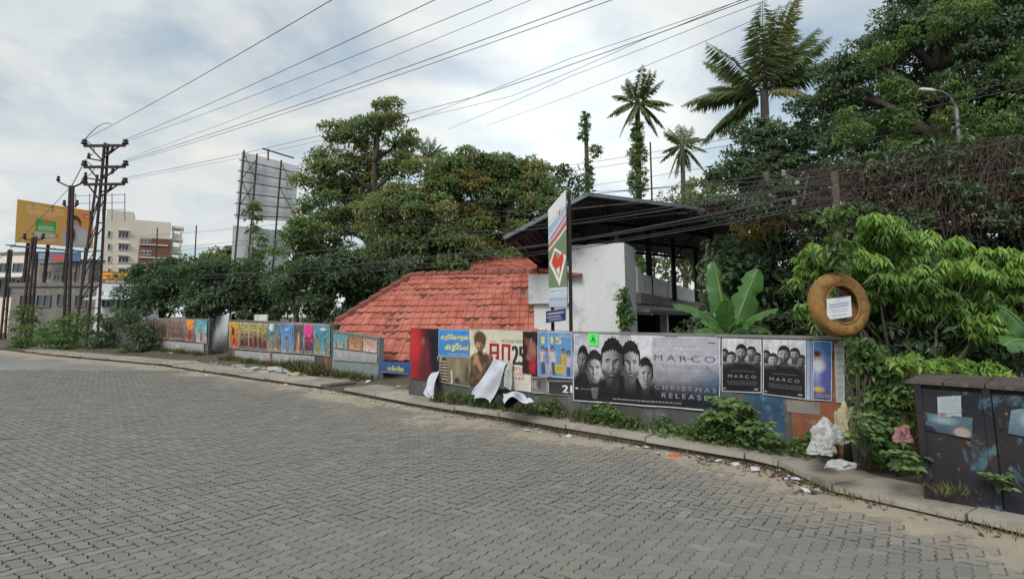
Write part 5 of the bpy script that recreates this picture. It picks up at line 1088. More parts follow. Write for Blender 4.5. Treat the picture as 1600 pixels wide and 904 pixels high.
pts = [lerp(Vector(ARMS[0][0]), Vector(ARMS[0][1]), f) + Vector((0, 0, .9 * math.sin(math.pi * f))) for f in np.linspace(0, .6, 8)]; MB().tube(pts, .02, 4).build('jumper', 'cable', pyl)
for i in (0, 1): pts = [lerp(Vector(ARMS[i][0]), Vector(ARMS[i + 1][0]), f) + Vector((.5 * math.sin(math.pi * f), 0, 0)) for f in np.linspace(0, 1, 8)]; MB().tube(pts, .02, 4).build('jumper', 'cable', pyl)
def rail_pole(label, pxb, pyb, pxt, pyt, Y_, w_=.13, arms=(), twin=True, name='steel_pole'):
    a, b = Vector((P(pxb, pyb, Y_).x, Y_, -.06)), P(pxt, pyt, Y_); t_ = thing(name, label, 'utility pole', (a.x, a.y, 0))
    if twin:
        for s_ in (-1, 1): MB().bar(a + Vector((s_ * .14, 0, 0)), b + Vector((s_ * .08, 0, 0)), w_ * .75).build('rail', 'rust_steel', t_)
        for k in range(7): c = lerp(a, b, .1 + k * .13); MB().bar(c - Vector((.13, 0, .04)), c + Vector((.12, 0, .04)), .06).build('brace', 'rust_steel', t_)
    else: MB().tube([a, b], [w_ * .6, w_ * .42], 8).build('shaft', 'rust_steel', t_)
    for f, hw_, tilt in arms:
        c = lerp(a, b, f)
        for s_ in (-1, 1): MB().bar(c, c + Vector((s_ * hw_, -.05, tilt)), .07).build('cross_arm', 'rust_steel', t_); insulator(t_, c + Vector((s_ * hw_, -.05, tilt + .02)), .1)
    return t_, a, b
p2, p2a, p2b = rail_pole('slim twin rail pole with a forked top to the left of the steel pylon', 107, 500, 112, 290, 30, .14, ((.985, .75, .35), (.86, .35, .1)))
rail_pole('short twin rail pole wrapped in climbing plants under the orange billboard', 34, 540, 54, 370, 30, .13, ((.97, .5, .05),))
rail_pole('bare leaning rail pole at the far street corner', 3, 540, 16, 390, 36, .13, ())
rail_pole('round post standing between two rail poles by the bushes', 48, 530, 58, 395, 33, .16, (), False)
rail_pole('pale thin mast rising over the dark shrubs near the apartment block', 302, 480, 307, 352, 42, .1, (), False)
rail_pole('thin mast in front of the brick red balconies', 243, 480, 246, 356, 45, .1, (), False)
rail_pole('slim grey mast beside the vine clad palm trunk', 1018, 330, 1016, 222, 26, .09, (), False)
WN = 0
def wire(label, pts, r=.014, sag=.0, ext=0.0, group='overhead wires'):
    a, b = Vector(pts[0]), Vector(pts[-1]); q = []
    segs = [(Vector(pts[i]), Vector(pts[i + 1])) for i in range(len(pts) - 1)]
    for i, (u_, v_) in enumerate(segs):
        for k in range(14 + (i == len(segs) - 1)): f = k / 14; q.append(lerp(u_, v_, f) - Vector((0, 0, sag * (v_ - u_).length * 4 * f * (1 - f))))
    if ext: q.append(q[-1] + (q[-1] - q[-2]).normalized() * ext)
    o = MB().tube(q, r * .72, 4).build('overhead_wire', 'cable', loc=tuple(q[0])); return tag(o, label, 'wire', group)
A_ = ARMS
wire('topmost wire rising steeply from the pylon top insulator', [A_[0][0], P(522, -2, 13)], .016, .004, 12)
wire('second highest wire from the top right pylon insulator', [A_[0][1], P(684, -2, 13)], .016, .004, 12)
wire('third wire, fanning from the top arm of the pylon just under the second', [(A_[0][1][0], A_[0][1][1], A_[0][1][2] - .12), P(775, -2, 12.5)], .013, .005, 12)
wire('wire from the middle pylon arm passing left of the tall tree top', [A_[1][1], P(900, 10, 13)], .018, .005, 12)
wire('lower wire from the middle pylon arm crossing above the tall tree', [(A_[1][1][0], A_[1][1][1], A_[1][1][2] - .1), P(962, -2, 12)], .015, .006, 12)
wire('wire from the lowest pylon arm passing behind the tall tree crown', [A_[2][1], P(740, 152, 18), P(1175, -2, 10.5)], .017, .006, 12)
wire('faint wire from the lowest arm of the pylon, nearest above the mango tree crowns', [(A_[2][1][0], A_[2][1][1], A_[2][1][2] - .1), P(800, 150, 17), P(1010, 60, 13), P(1190, -14, 10.5)], .011, .006, 8)
wire('short faint wire in the sky below the one over the vine clad palm', [P(760, 196, 22), P(890, 150, 17), P(1080, 74, 12), P(1260, -6, 9.5)], .010, .003, 8)
wire('faint upper wire parting from the third pylon wire near the top of the sky', [(A_[1][1][0], A_[1][1][1], A_[1][1][2] + .1), P(835, -2, 12.8)], .011, .005, 10)
wire('faint wire rising over the shed roof towards the biggest palm', [P(700, 202, 22), P(895, 118, 15), P(1120, 30, 11), P(1230, -12, 9.8)], .010, .003, 8)
wire('wire over the gap of sky above the vine clad palm', [P(640, 190, 22), P(890, 92, 16), P(1160, 0, 11)], .012, .003, 8)
wire('uphill cable from the second pole to the first cross arm of the steel pylon', [p2b + Vector((.3, 0, 0)), A_[2][0]], .03, .02)
wire('uphill cable from the second pole to the middle arm of the steel pylon', [p2b, A_[1][0]], .03, .02)
wire('wire running from the second pole away past the orange billboard', [p2b, P(-60, 455, 50)], .02, .01)
MID = [('thick cable bundle slung low across the dark trees', (118, 428, 30), (700, 398, 16), (1300, 296, 6.6), .024, .012),
       ('cable just above the thick low bundle', (118, 412, 30), (640, 376, 17), (1306, 283, 6.6), .016, .01),
       ('thin cable looping under the lamp arm in the mango tree', (118, 400, 30), (690, 344, 17), (1304, 272, 6.6), .011, .008),
       ('thin cable sagging lowest across the tree trunks', (112, 440, 30), (560, 424, 19), (1306, 318, 6.6), .012, .012),
       ('faint thin cable crossing the tiled roof ridge', (112, 436, 30), (620, 408, 18), (1306, 306, 6.6), .01, .01),
       ('thin cable high across the tallest tree trunk, above the loop cable', (150, 372, 29), (700, 318, 16), (1304, 262, 6.6), .010, .007),
       ('middle thin cable between the lamp arm and the thick bundle', (118, 420, 30), (680, 366, 17), (1305, 278, 6.6), .010, .010),
       ('thin cable grazing the upper tiled slope', (118, 434, 30), (720, 406, 15), (1306, 312, 6.6), .010, .010),
       ('straight thin cable over the shed roof apex', (150, 395, 29), (760, 330, 16), (1304, 290, 6.6), .010, .006)]
for lb, a, b, c, r, sg in MID: wire(lb, [P(*a), P(*b), P(*c)], r, sg)
UPW = [('upper twin wire climbing past the street lamp, higher one', (860, 262, 18), (1110, 222, 11), (1602, 124, 6), .009), ('upper twin wire climbing past the street lamp, lower one', (860, 272, 18), (1110, 232, 11), (1602, 137, 6), .009),
       ('loose wire crossing the dry creeper, topmost of that set', (880, 296, 16), (1250, 236, 9), (1602, 168, 6), .007), ('loose wire along the bare twig tops near the post', (900, 300, 15), (1304, 274, 6.6), (1602, 216, 5.5), .009), ('loose wire hanging through the dry creeper', (880, 352, 14), (1304, 300, 6.6), (1602, 262, 5.5), .007)]
for lb, a, b, c, r in UPW: wire(lb, [P(*a), P(*b), P(*c)], r, .004, 3)
# street lamps
def street_lamp(label, Y_, base_px, pts_px):
    b_ = Vector((P(*base_px, Y_).x, Y_, -.05)); t_ = thing('street_lamp', label, 'street lamp', (b_.x, b_.y, 0)); pts = [b_] + [P(x, y, Y_) for x, y in pts_px]
    MB().tube(pts[:2], [.07, .05], 8).build('post', 'grey_steel', t_); MB().tube(pts[1:], .025, 6).build('arm', 'grey_steel', t_)
    e, d = pts[-1], (pts[-1] - pts[-2]).normalized(); MB().tube([e - d * .05, e + d * .05, e + d * .3, e + d * .38], [.025, .05, .045, .02], 8).build('lamp_head', 'white_print', t_)
street_lamp('street lamp with a white curved head poking from the creeper clad tree', 14.5, (1497, 300), [(1494, 168), (1484, 150), (1470, 142), (1458, 141)])
street_lamp('street lamp arm standing out in front of the mango tree', 22, (664, 420), [(662, 334), (654, 324), (646, 328)])

# ================================================================== TREES BEHIND THE WALLS
def B(lst, Y, jit=1.0, k=1.12): return [blob(x, y, rx * k, ry * k, Y + random.uniform(-jit, jit)) for x, y, rx, ry in lst]
def gr(px, Y): return Vector((P(px, 500, Y).x, Y, -.06))
tree('broadleaf_tree', 'tallest broadleaf tree with an open crown left of the mango trees', gr(566, 24), P(588, 215, 24), .26,
     B([(606, 178, 26, 22), (590, 200, 22, 18), (552, 212, 40, 24), (628, 222, 22, 22), (510, 256, 32, 22), (575, 265, 45, 32), (625, 262, 26, 20), (488, 290, 20, 22), (540, 300, 48, 28), (600, 318, 30, 22), (492, 335, 30, 24), (560, 345, 44, 24), (500, 375, 50, 28)], 24), 'leaf_tall', leaf=.17, cover=5.5, clump_r=.5, twigs=4, shell=.3)
tree('broadleaf_tree', 'low bushy tree with bright fresh leaves under the tallest tree', gr(465, 23), P(462, 400, 23), .14,
     B([(472, 366, 28, 24), (458, 395, 32, 28), (500, 410, 36, 30), (470, 440, 40, 26)], 23), 'leaf_creeper', leaf=.17, cover=3.4, clump_r=.4)
tree('mango_tree', 'left mango tree with dark leaves behind the tiled roof', gr(660, 21.5), P(665, 310, 21.5), .24,
     B([(672, 282, 40, 32), (710, 268, 34, 26), (632, 330, 46, 40), (690, 335, 60, 46), (605, 375, 40, 36), (660, 390, 70, 42), (600, 425, 50, 34), (715, 400, 50, 40)], 21.5), 'leaf_mango', leaf=.18, cover=8.0, wr=.4, clump_r=.6, shell=.4)
tree('mango_tree', 'wide mango tree with brownish new leaves behind the shed roof', gr(790, 22.5), P(795, 320, 22.5), .26,
     B([(748, 262, 38, 26), (790, 272, 36, 26), (838, 285, 36, 30), (862, 322, 22, 26), (760, 315, 54, 40), (820, 335, 55, 42), (775, 370, 60, 40), (840, 385, 44, 36), (735, 400, 46, 40), (790, 415, 60, 30)], 22.5), 'leaf_mango', leaf=.18, cover=8.0, wr=.4, clump_r=.55, shell=.4)
tree('broadleaf_tree', 'small dark loose tree showing between the mango tree and the tall sign', gr(880, 31), P(880, 300, 31), .16, B([(868, 272, 24, 16), (895, 285, 20, 20), (862, 298, 26, 20), (900, 312, 20, 18)], 31), 'leaf_dark', leaf=.26, cover=2.2, clump_r=.5, shell=.3)
for lb, px, Y_, bl_, mt, hgt in (('dense dark tree behind the farthest poster wall', 255, 26, [(232, 440, 34, 24), (275, 425, 34, 24), (250, 465, 46, 34), (300, 450, 40, 40)], 'leaf_dark', 440),
                         ('round dark tree above the grey sheet gate', 345, 25, [(318, 435, 34, 26), (350, 440, 40, 34), (335, 470, 50, 30)], 'leaf_dark', 445),
                         ('dark leafy tree in front of the billboard posts', 400, 24.5, [(392, 450, 36, 30), (425, 455, 36, 34), (400, 480, 46, 26)], 'leaf_dark', 455),
                         ('grey green far tree by the foot of the billboard', 345, 42, [(330, 408, 22, 14), (355, 400, 24, 16), (345, 418, 34, 18)], 'leaf_tall', 405),
                         ('shadowy tree directly behind the teal low wall', 500, 21, [(478, 450, 46, 34), (520, 465, 46, 34), (545, 430, 44, 34)], 'leaf_dark', 450),
                         ('shadowy tree filling the space above the tiled roof corner', 600, 20.8, [(585, 455, 44, 34), (630, 430, 44, 30), (690, 425, 44, 22)], 'leaf_dark', 440)):
    tree('dark_tree', lb, gr(px, Y_), P(px, hgt, Y_), .14, B(bl_, Y_), mt, 'dark trees behind the walls', leaf=.2, cover=6, clump_r=.5, twigs=1, shell=.35)
# huge creeper clad tree and its neighbours
big = tree('huge_tree', 'huge dark tree hung with creeper filling the upper corner above the dry twigs', gr(1470, 17.5), P(1465, 110, 17.5), .42,
     B([(1440, 30, 60, 40), (1490, 55, 55, 45), (1395, 60, 42, 34), (1545, 40, 50, 40), (1350, 100, 46, 34), (1430, 100, 60, 45), (1520, 120, 60, 50), (1590, 130, 50, 60), (1310, 135, 40, 34), (1370, 165, 56, 44), (1450, 180, 60, 46), (1540, 195, 60, 44), (1600, 210, 40, 40), (1280, 185, 44, 34), (1330, 215, 54, 36), (1420, 235, 60, 34), (1500, 245, 60, 34), (1580, 20, 50, 40), (1600, 70, 40, 40), (1480, 0, 60, 30)], 17.5, 1.6), 'leaf_dark', leaf=.15, cover=5.0, clump_r=.42, twigs=2, shell=.35)
crown('creeper', B([(1398, 130, 16, 26), (1402, 175, 17, 42), (1408, 222, 15, 34), (1484, 160, 19, 40), (1492, 212, 15, 30), (1330, 205, 16, 38), (1548, 195, 16, 40), (1445, 50, 40, 16), (1500, 20, 40, 16), (1590, 100, 20, 34), (1370, 86, 30, 13), (1600, 190, 20, 36)], 14.9, .4), 'leaf_creeper', big, .12, .5, 3.6, .26, .6, .5)
tree('broadleaf_tree', 'dark tree crowding the foot of the biggest palm', gr(1190, 20.5), P(1190, 250, 20.5), .2, B([(1180, 205, 30, 22), (1220, 225, 36, 28), (1180, 245, 40, 28), (1240, 265, 44, 28), (1150, 275, 36, 26), (1205, 285, 46, 24), (1265, 230, 36, 30)], 20.5), 'leaf_dark', leaf=.2, cover=5.0, clump_r=.45, shell=.4)
tree('broadleaf_tree', 'paler low tree showing over the ridge of the shed roof', gr(1090, 27), P(1090, 310, 27), .16, B([(1060, 318, 34, 16), (1100, 305, 36, 22), (1130, 285, 28, 24), (1020, 325, 26, 10), (1095, 345, 60, 30), (1030, 380, 70, 50), (1110, 400, 60, 50)], 27), 'leaf_tall', leaf=.24, cover=3.0, clump_r=.5)
# dark mass under the dry twigs
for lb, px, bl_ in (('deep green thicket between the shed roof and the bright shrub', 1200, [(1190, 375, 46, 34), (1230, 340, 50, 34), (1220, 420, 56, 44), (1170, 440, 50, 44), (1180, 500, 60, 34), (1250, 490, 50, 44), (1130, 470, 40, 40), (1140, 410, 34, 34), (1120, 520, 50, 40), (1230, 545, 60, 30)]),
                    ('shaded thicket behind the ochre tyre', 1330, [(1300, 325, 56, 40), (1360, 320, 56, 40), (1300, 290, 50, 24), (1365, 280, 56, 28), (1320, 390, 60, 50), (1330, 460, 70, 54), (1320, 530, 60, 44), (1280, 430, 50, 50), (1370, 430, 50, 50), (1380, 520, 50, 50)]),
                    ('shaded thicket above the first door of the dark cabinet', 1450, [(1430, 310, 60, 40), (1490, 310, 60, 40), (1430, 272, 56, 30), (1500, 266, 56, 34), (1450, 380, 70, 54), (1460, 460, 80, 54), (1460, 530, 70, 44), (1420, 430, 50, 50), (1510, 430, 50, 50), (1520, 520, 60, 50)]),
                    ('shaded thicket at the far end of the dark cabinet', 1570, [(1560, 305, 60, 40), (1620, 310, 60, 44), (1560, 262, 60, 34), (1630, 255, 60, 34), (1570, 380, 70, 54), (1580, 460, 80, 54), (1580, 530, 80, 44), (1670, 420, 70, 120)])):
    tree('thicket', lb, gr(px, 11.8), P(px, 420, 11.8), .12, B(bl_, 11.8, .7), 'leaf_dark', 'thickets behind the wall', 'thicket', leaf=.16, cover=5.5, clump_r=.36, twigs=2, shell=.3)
tree('shrub', 'small yellow leaved shrub beside the edge of the shed roof', gr(1178, 12.4), P(1178, 365, 12.4), .04, B([(1165, 350, 20, 12), (1192, 358, 18, 13), (1178, 370, 20, 10)], 11.3, .1), 'leaf_yellow', None, 'shrub', leaf=.13, cover=2.6, clump_r=.2, twigs=2)
lt = thing('leaning_tree', 'bare grey trunk leaning to the side in front of the shaded thickets', 'tree', gr(1300, 10.4))
MB().tube([gr(1312, 10.4), P(1268, 392, 10.4), P(1240, 350, 10.5), P(1208, 300, 10.8), P(1196, 270, 11)], [.11, .095, .085, .07, .05], 8).build('trunk', 'bark', lt, smooth=True)
MB().tube([P(1240, 350, 10.5), P(1256, 310, 10.4), P(1262, 270, 10.6)], [.05, .04, .02], 6).build('limb', 'bark', lt, smooth=True)
# dry creeper: a tangle of bare stems over the thickets
Vv, Ff = MB(), None
tops = [(1085, 322), (1150, 305), (1200, 285), (1250, 266), (1330, 252), (1400, 240), (1480, 230), (1600, 216), (1700, 205)]
def band_pt(px, f, d=0.0):
    t_ = np.interp(px, [q[0] for q in tops], [q[1] for q in tops]); b_ = np.interp(px, [1085, 1200, 1300, 1700], [332, 345, 372, 345]); Yb_ = 11.1 - .9 * math.sin(min(1, max(0, f)) * 1.6) + d
    return P(px, t_ + (b_ - t_) * f, Yb_)
dry = thing('dry_creeper', 'wide tangle of bare brown creeper stems over the shaded thickets', 'creeper', gr(1400, 11.2))
for part_n in range(3):
    mb = MB()
    for _ in range(300):
        x = random.uniform(1090, 1700) if random.random() < .9 else random.uniform(1090, 1250); f = random.random() ** 1.2; pts = []; ang = random.gauss(-.2, .9); stp = random.uniform(9, 20)
        for k in range(7):
            pts.append(band_pt(x, f, random.uniform(-.25, .12))); x += math.cos(ang) * stp * random.choice((1, 1, 1, .3)); f = f + math.sin(ang) * stp / 95; ang += random.gauss(0, .6); f = min(1.15, max(-.04, f))
        if random.random() < .3: pts = pts[:4] + [pts[3] + Vector((random.uniform(-.2, .2), -.1, -random.uniform(.2, .6)))]
        mb.tube(pts, [random.choice((.004, .005, .007, .013 if random.random() < .25 else .005))] * len(pts), 3, False)
    mb.build('stem', 'dry_twig', dry)
C = np.array([tuple(band_pt(random.uniform(1095, 1690), random.random() ** .8, random.uniform(-.1, .5))) for _ in range(5200)]); n = len(C)
crown('green_leaves', [(band_pt(x, f, -.05), (.45, .2, .3)) for x, f in ((1120, .5), (1180, .7), (1260, .9), (1340, .75), (1420, .9), (1500, .6), (1560, .85), (1600, .5), (1640, .7), (1220, .3))], 'leaf_dark', dry, .1, .5, 2.2, .2, .5, .3)
leaves('dry_leaves', C, rdir(n) + [0, 0, -.5], rdir(n) + [0, -.6, .3], .09 * (.6 + .8 * rng.random(n)), .5, 'leaf_dead', dry)
for x, y, lb in ((1225, 276, 'pale insulator farthest from the vine post, high in the dry creeper'), (1241, 322, 'larger pale insulator hanging low beside the leaning trunk'), (1298, 295, 'upper pale insulator right at the vine post'), (1312, 322, 'lower pale insulator right at the vine post'), (1246, 289, 'small pale insulator between the leaning trunk and the vine post')):   # pale insulator shackles on the wires
    p = P(x, y, 9.6); o = MB().lathe(p, [(.02, 0), (.045, .02), (.03, .06), (.045, .1), (.02, .12)], 8).build('wire_insulator', 'porcelain', loc=tuple(p)); tag(o, lb, 'insulator', 'pale insulators on the wires')

# far belt of trees closing the view behind the houses
wood = []
for i in range(46):
    x = -14 + i * 1.25 + random.uniform(-.5, .5); wood.append(((x * 1.0, 39 + random.uniform(-2, 2), random.uniform(.6, 2.2)), (1.5, 1.3, random.uniform(1.2, 2.6))))
o = crown('far_wood', wood, 'leaf_dark', None, .32, .5, 3.2, .7, .3, .35, loc=(0, 39, 0)); stuff(o, 'dark belt of trees far behind the houses')
# ------------------------------------------------------------------ palms
def frond(par, base, tip, sag, mat, n=34, leaf=.55, hang=.7, name='frond', wr=.1):
    base, tip = Vector(base), Vector(tip); L_ = (tip - base).length; pts = []
    for i in range(9): f = i / 8; pts.append(lerp(base, tip, f) + Vector((0, 0, sag * L_ * 4 * f * (1 - f))))
    C, D, Nn, Ln = [], [], [], []; od = Vector(ORIGIN[root_of(par)])
    for i in range(n):
        f = .12 + .87 * i / n; k = min(7, int(f * 8)); p = lerp(pts[k], pts[k + 1], f * 8 - k); t_ = (pts[k + 1] - pts[k]).normalized(); s_ = t_.cross(Vector((0, 0, 1)))
        if s_.length < .2: s_ = t_.cross(Vector((0, 1, 0)))
        s_.normalize(); ll = leaf * L_ * .42 * (math.sin(math.pi * min(1, f * .85 + .15)) ** .7) * random.uniform(.7, 1.15)
        for sg in (-1, 1):
            d = (s_ * sg + t_ * .75 + Vector((0, 0, -hang + random.uniform(-.45, .35)))).normalized(); C.append(p + d * ll * .5); D.append(d); Nn.append(t_.cross(d) * sg + Vector(rdir(1)[0]) * .3); Ln.append(ll)
    o = leaves(name, np.array([tuple(c) for c in C]), np.array([tuple(c) for c in D]), np.array([tuple(c) for c in Nn]), np.array(Ln), wr, mat, par, bend=.12)
    MB().tube(pts, [.035 * (1 - .09 * i) for i in range(9)], 4).build('midrib', 'leaf_palm_dry', o); return o
def palm(label, Y_, base_px, crown_px, tips, trunk_r=.14, mat='leaf_palm', leaf=.6, hang=1.0, vine=None, n=30, sag=.1, spread=1.0, group='coconut palms'):
    b_ = Vector((P(base_px, 500, Y_).x, Y_, -.06)); c = P(*crown_px, Y_); t_ = thing('coconut_palm', label, 'palm', b_, group)
    pts = [lerp(b_, c, f) + Vector((.25 * math.sin(f * 3), 0, 0)) * (1 - f) for f in np.linspace(0, 1, 9)]; MB().tube(pts, [trunk_r * (1.25 - .35 * f) for f in np.linspace(0, 1, 9)], 8).build('trunk', 'bark', t_, smooth=True)
    rr = max(math.hypot(x - crown_px[0], y - crown_px[1]) for x, y in tips) / ppm(Y_)
    for x, y in tips:
        q = P(x, y, Y_); l2 = (q - c).length; dy = random.choice((-1, 1)) * math.sqrt(max(.05, rr * rr - l2 * l2)) * .55; q = q + Vector((0, dy, 0)); sg = sag if (y > crown_px[1] - 20) else sag * .6
        frond(t_, c + Vector((0, 0, -.1)), q, sg, mat if random.random() < .94 else 'leaf_palm_dry', int(n * 1.7), leaf, hang, wr=.1 if Y_ < 30 else .17)
    if vine: crown('vine', [(P(x, y, Y_ - .1), (rx / ppm(Y_), rx / ppm(Y_), ry / ppm(Y_))) for x, y, rx, ry in vine], 'leaf_creeper', t_, .17, .5, 5.0, .25, .4, .5)
    return t_
palm('biggest coconut palm with ragged fronds rising above the dark trees', 25, 1200, (1194, 142), [(1246, -12), (1288, 36), (1168, 30), (1118, 68), (1084, 92), (1080, 145), (1098, 150), (1112, 212), (1318, 82), (1300, 130), (1262, 90), (1214, 22), (1150, 60), (1228, 185), (1150, 195), (1190, 40), (1258, 28), (1130, 108)], .2, leaf=.66, hang=1.15, n=46, sag=.12)
palm('coconut palm with its trunk wrapped thick in green vine', 40, 996, (996, 158), [(1000, 108), (975, 122), (1020, 118), (962, 165), (1045, 158), (958, 190), (1035, 185), (978, 205), (1030, 215), (972, 135), (1032, 135), (985, 112), (1012, 200), (950, 160), (968, 215), (1040, 205), (1010, 118), (950, 178), (1048, 172)], .2, leaf=.6, n=26, vine=[(996, 205, 11, 24), (996, 240, 15, 28), (997, 285, 15, 30)])
palm('smaller coconut palm next to the thin grey mast', 38, 1068, (1066, 226), [(1066, 186), (1050, 192), (1088, 190), (1030, 212), (1100, 208), (1035, 250), (1045, 280), (1085, 265), (1098, 245), (1100, 270), (1055, 280), (1040, 232), (1074, 188), (1044, 200), (1096, 225)], .16, leaf=.62, n=26)
palm('palm top just clearing the mango tree crowns', 36, 668, (668, 246), [(650, 222), (668, 212), (690, 222), (702, 238), (640, 240), (682, 216), (658, 216), (700, 228)], .14, leaf=.6, n=24)
palm('palm with drooping fronds behind the huge creeper clad tree', 20, 1585, (1582, 15), [(1520, -5), (1536, 40), (1560, 75), (1600, 95), (1640, 60), (1620, -30), (1560, -40), (1650, 10), (1545, 20), (1585, 80)], .18, leaf=.6, n=34)
t_ = thing('dead_palm', 'headless palm trunk covered in hanging vine against the open sky', 'palm', gr(918, 42)); MB().tube([gr(920, 42), P(918, 300, 42), P(915, 180, 42)], [.2, .18, .14], 8).build('trunk', 'bark', t_)
crown('vine', [(P(x, y, 41.8), (rx / ppm(42), rx / ppm(42), ry / ppm(42))) for x, y, rx, ry in ((914, 190, 9, 17), (912, 212, 9, 13), (930, 238, 11, 12), (920, 275, 8, 30))], 'leaf_creeper', t_, .17, .5, 4.5, .22, .5, .4)

# ------------------------------------------------------------------ banana plants
def banana_leaf(par, base, tip, width, sag, face, name='leaf', tear=0):
    base, tip = Vector(base), Vector(tip); L_ = (tip - base).length; n = 18; vs, fs = [], []; f3 = Vector(face).normalized(); od = []
    pts = [lerp(base, tip, i / n) + Vector((0, 0, sag * L_ * 4 * (i / n) * (1 - i / n))) for i in range(n + 1)]
    tr_ = [[random.choice((1, 1, 1, .62)) if 4 < i < n - 1 else 1 for _ in (0, 1)] for i in range(n + 1)]
    for i, p in enumerate(pts):
        t_ = (pts[min(n, i + 1)] - pts[max(0, i - 1)]).normalized(); s_ = t_.cross(f3).normalized(); u_ = s_.cross(t_); f = i / n; w_ = width * max(.02, min(1, (f - .12) / .16) if f > .12 else 0.03) * math.sqrt(max(0.0, 1 - max(0, (f - .45) / .56) ** 2.4))
        for k in (-1, -.66, -.33, 0, .33, .66, 1):
            rip = (.02 * math.sin(i * 2.3 + k * 4) + .012 * math.sin(i * 5.1)) * abs(k); vs.append(p + s_ * w_ * k * .5 * (1 + .04 * math.sin(i * 3.7 + k)) * (tr_[i][k > 0] if abs(k) > .5 else 1) - u_ * (-.22 * w_ * abs(k) ** 1.5 * -1) + u_ * rip)
    for i in range(n):
        for k in range(6): fs.append((i * 7 + k, i * 7 + k + 1, (i + 1) * 7 + k + 1, (i + 1) * 7 + k))
    o = MB().add(vs, fs).build(name, 'leaf_banana', par, smooth=True); tn = np.repeat(np.array([.35 + .3 * ((i * 7919) % 10) / 10 for i in range(n + 1)]), 7)
    a = o.data.attributes.new('tone', 'FLOAT', 'POINT'); a.data.foreach_set('value', tn.astype(np.float32))
    MB().tube(pts, [.022 * (1 - .8 * i / n) + .004 for i in range(n + 1)], 5).build('midrib', 'leaf_rib', o); return o
worn('leaf_rib', (.2, .27, .1), (.15, .22, .07), None, .5, 5, 20, 0)
Yn = 9.3; ban = thing('banana_plant', 'banana plant with broad upright leaves behind the wide grey poster', 'banana plant', (P(1142, 500, Yn).x, Yn, -.05)); bs = P(1140, 522, Yn)
MB().tube([Vector((bs.x, Yn, -.05)), lerp(Vector((bs.x, Yn, 0)), bs, .6), bs], [.11, .09, .06], 8).build('stem', 'leaf_rib', ban, smooth=True)
for tx, ty, dY, wpx, sg, fc in ((1115, 408, .15, 36, .02, (.25, -1, .15)), (1184, 420, -.1, 40, .02, (-.35, -1, .25)), (1216, 482, -.5, 26, .10, (0, -.35, 1)), (1052, 476, -.3, 30, .12, (.1, -.5, 1)), (1085, 520, -.6, 22, .1, (0, -.5, 1)), (1136, 468, -.5, 34, .05, (0, -1, .3)), (1206, 520, .3, 24, .16, (0, -.5, 1)), (1160, 500, -.7, 26, .12, (-.2, -.7, .8)), (1096, 500, .5, 24, .12, (.2, -.6, .8))):
    banana_leaf(ban, bs + Vector((random.uniform(-.03, .03), 0, -.05)), P(tx, ty, Yn + dY), wpx / ppm(Yn), sg, fc)
Yq = 6.9; ban2 = thing('banana_plant', 'pale banana leaf clump reaching out behind the far cabinet door', 'banana plant', (P(1640, 500, Yq).x, Yq, -.05)); b2 = P(1640, 560, Yq)
MB().tube([Vector((b2.x, Yq, -.05)), b2], [.1, .06], 8).build('stem', 'leaf_rib', ban2, smooth=True)
for tx, ty, dY, wpx, sg, fc in ((1562, 478, -.3, 50, .08, (.2, -1, .6)), (1570, 540, -.5, 44, .12, (.1, -.8, .8)), (1650, 430, .1, 46, .03, (0, -1, .2)), (1700, 470, 0, 44, .08, (0, -1, .3))): banana_leaf(ban2, b2, P(tx, ty, Yq + dY), wpx / ppm(Yq), sg, fc)

# ------------------------------------------------------------------ bright shrub, creeper, weeds
sh = thing('mango_shrub', 'bright green shrub with long drooping leaves behind the tyre and the cabinet', 'shrub', gr(1400, 8.0))
SB = [(1375, 352, 40, 26), (1340, 375, 34, 26), (1430, 378, 46, 24), (1490, 388, 44, 24), (1545, 402, 40, 26), (1590, 430, 36, 36), (1285, 402, 40, 26), (1258, 436, 28, 26), (1300, 445, 40, 30), (1360, 420, 48, 34), (1430, 430, 54, 34), (1505, 440, 54, 36), (1560, 470, 46, 36), (1275, 480, 30, 30), (1345, 468, 40, 28), (1420, 478, 46, 28), (1490, 490, 46, 28), (1550, 510, 40, 24), (1390, 450, 40, 26)]
bl_ = [blob(x, y, rx, ry, 7.7 + random.uniform(-.35, .35)) for x, y, rx, ry in SB]; sb = gr(1400, 8.0); mb = MB()
for c, r in bl_: mb = MB().tube(limb_path(sb + Vector((random.uniform(-.5, .5), random.uniform(-.1, .3), 0)), c, 6, .2, .04), [.04, .034, .028, .022, .017, .012, .008], 5); mb.build('stem', 'bark', sh, smooth=True)
Cs, Ds, Ns, Ts = [], [], [], []
for c, r in bl_:                                     # whorls of hanging lance shaped leaves at shoot tips
    for _ in range(int(95 * r[0] * r[2] / (.3 * .22))):
        q = rdir(1)[0]; q[2] = q[2] * .9 + .15; q = q / np.linalg.norm(q); cc = np.array(c) + q * np.array(r) * (.5 + .6 * random.random() ** 1.5)
        if mnoise.noise(Vector(cc) * 2.6) < -.12: continue
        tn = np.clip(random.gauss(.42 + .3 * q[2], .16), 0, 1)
        for k in range(random.randint(6, 9)):
            a = random.random() * 6.28; d = np.array([math.cos(a), math.sin(a), -random.uniform(.5, 1.7)]); d /= np.linalg.norm(d); l_ = random.uniform(.1, .17); Cs.append(cc + d * l_ * .5); Ds.append(d); Ns.append(np.array([math.cos(a), math.sin(a), .9]) * .6 + q * .6 + rdir(1)[0] * .3); Ts.append(np.clip(tn + random.gauss(0, .12), 0, 1))
n = len(Cs); leaves('crown', np.array(Cs), np.array(Ds), np.array(Ns), rng.uniform(.11, .18, n), .24, 'leaf_bright', sh, tone=np.array(Ts), bend=.2)
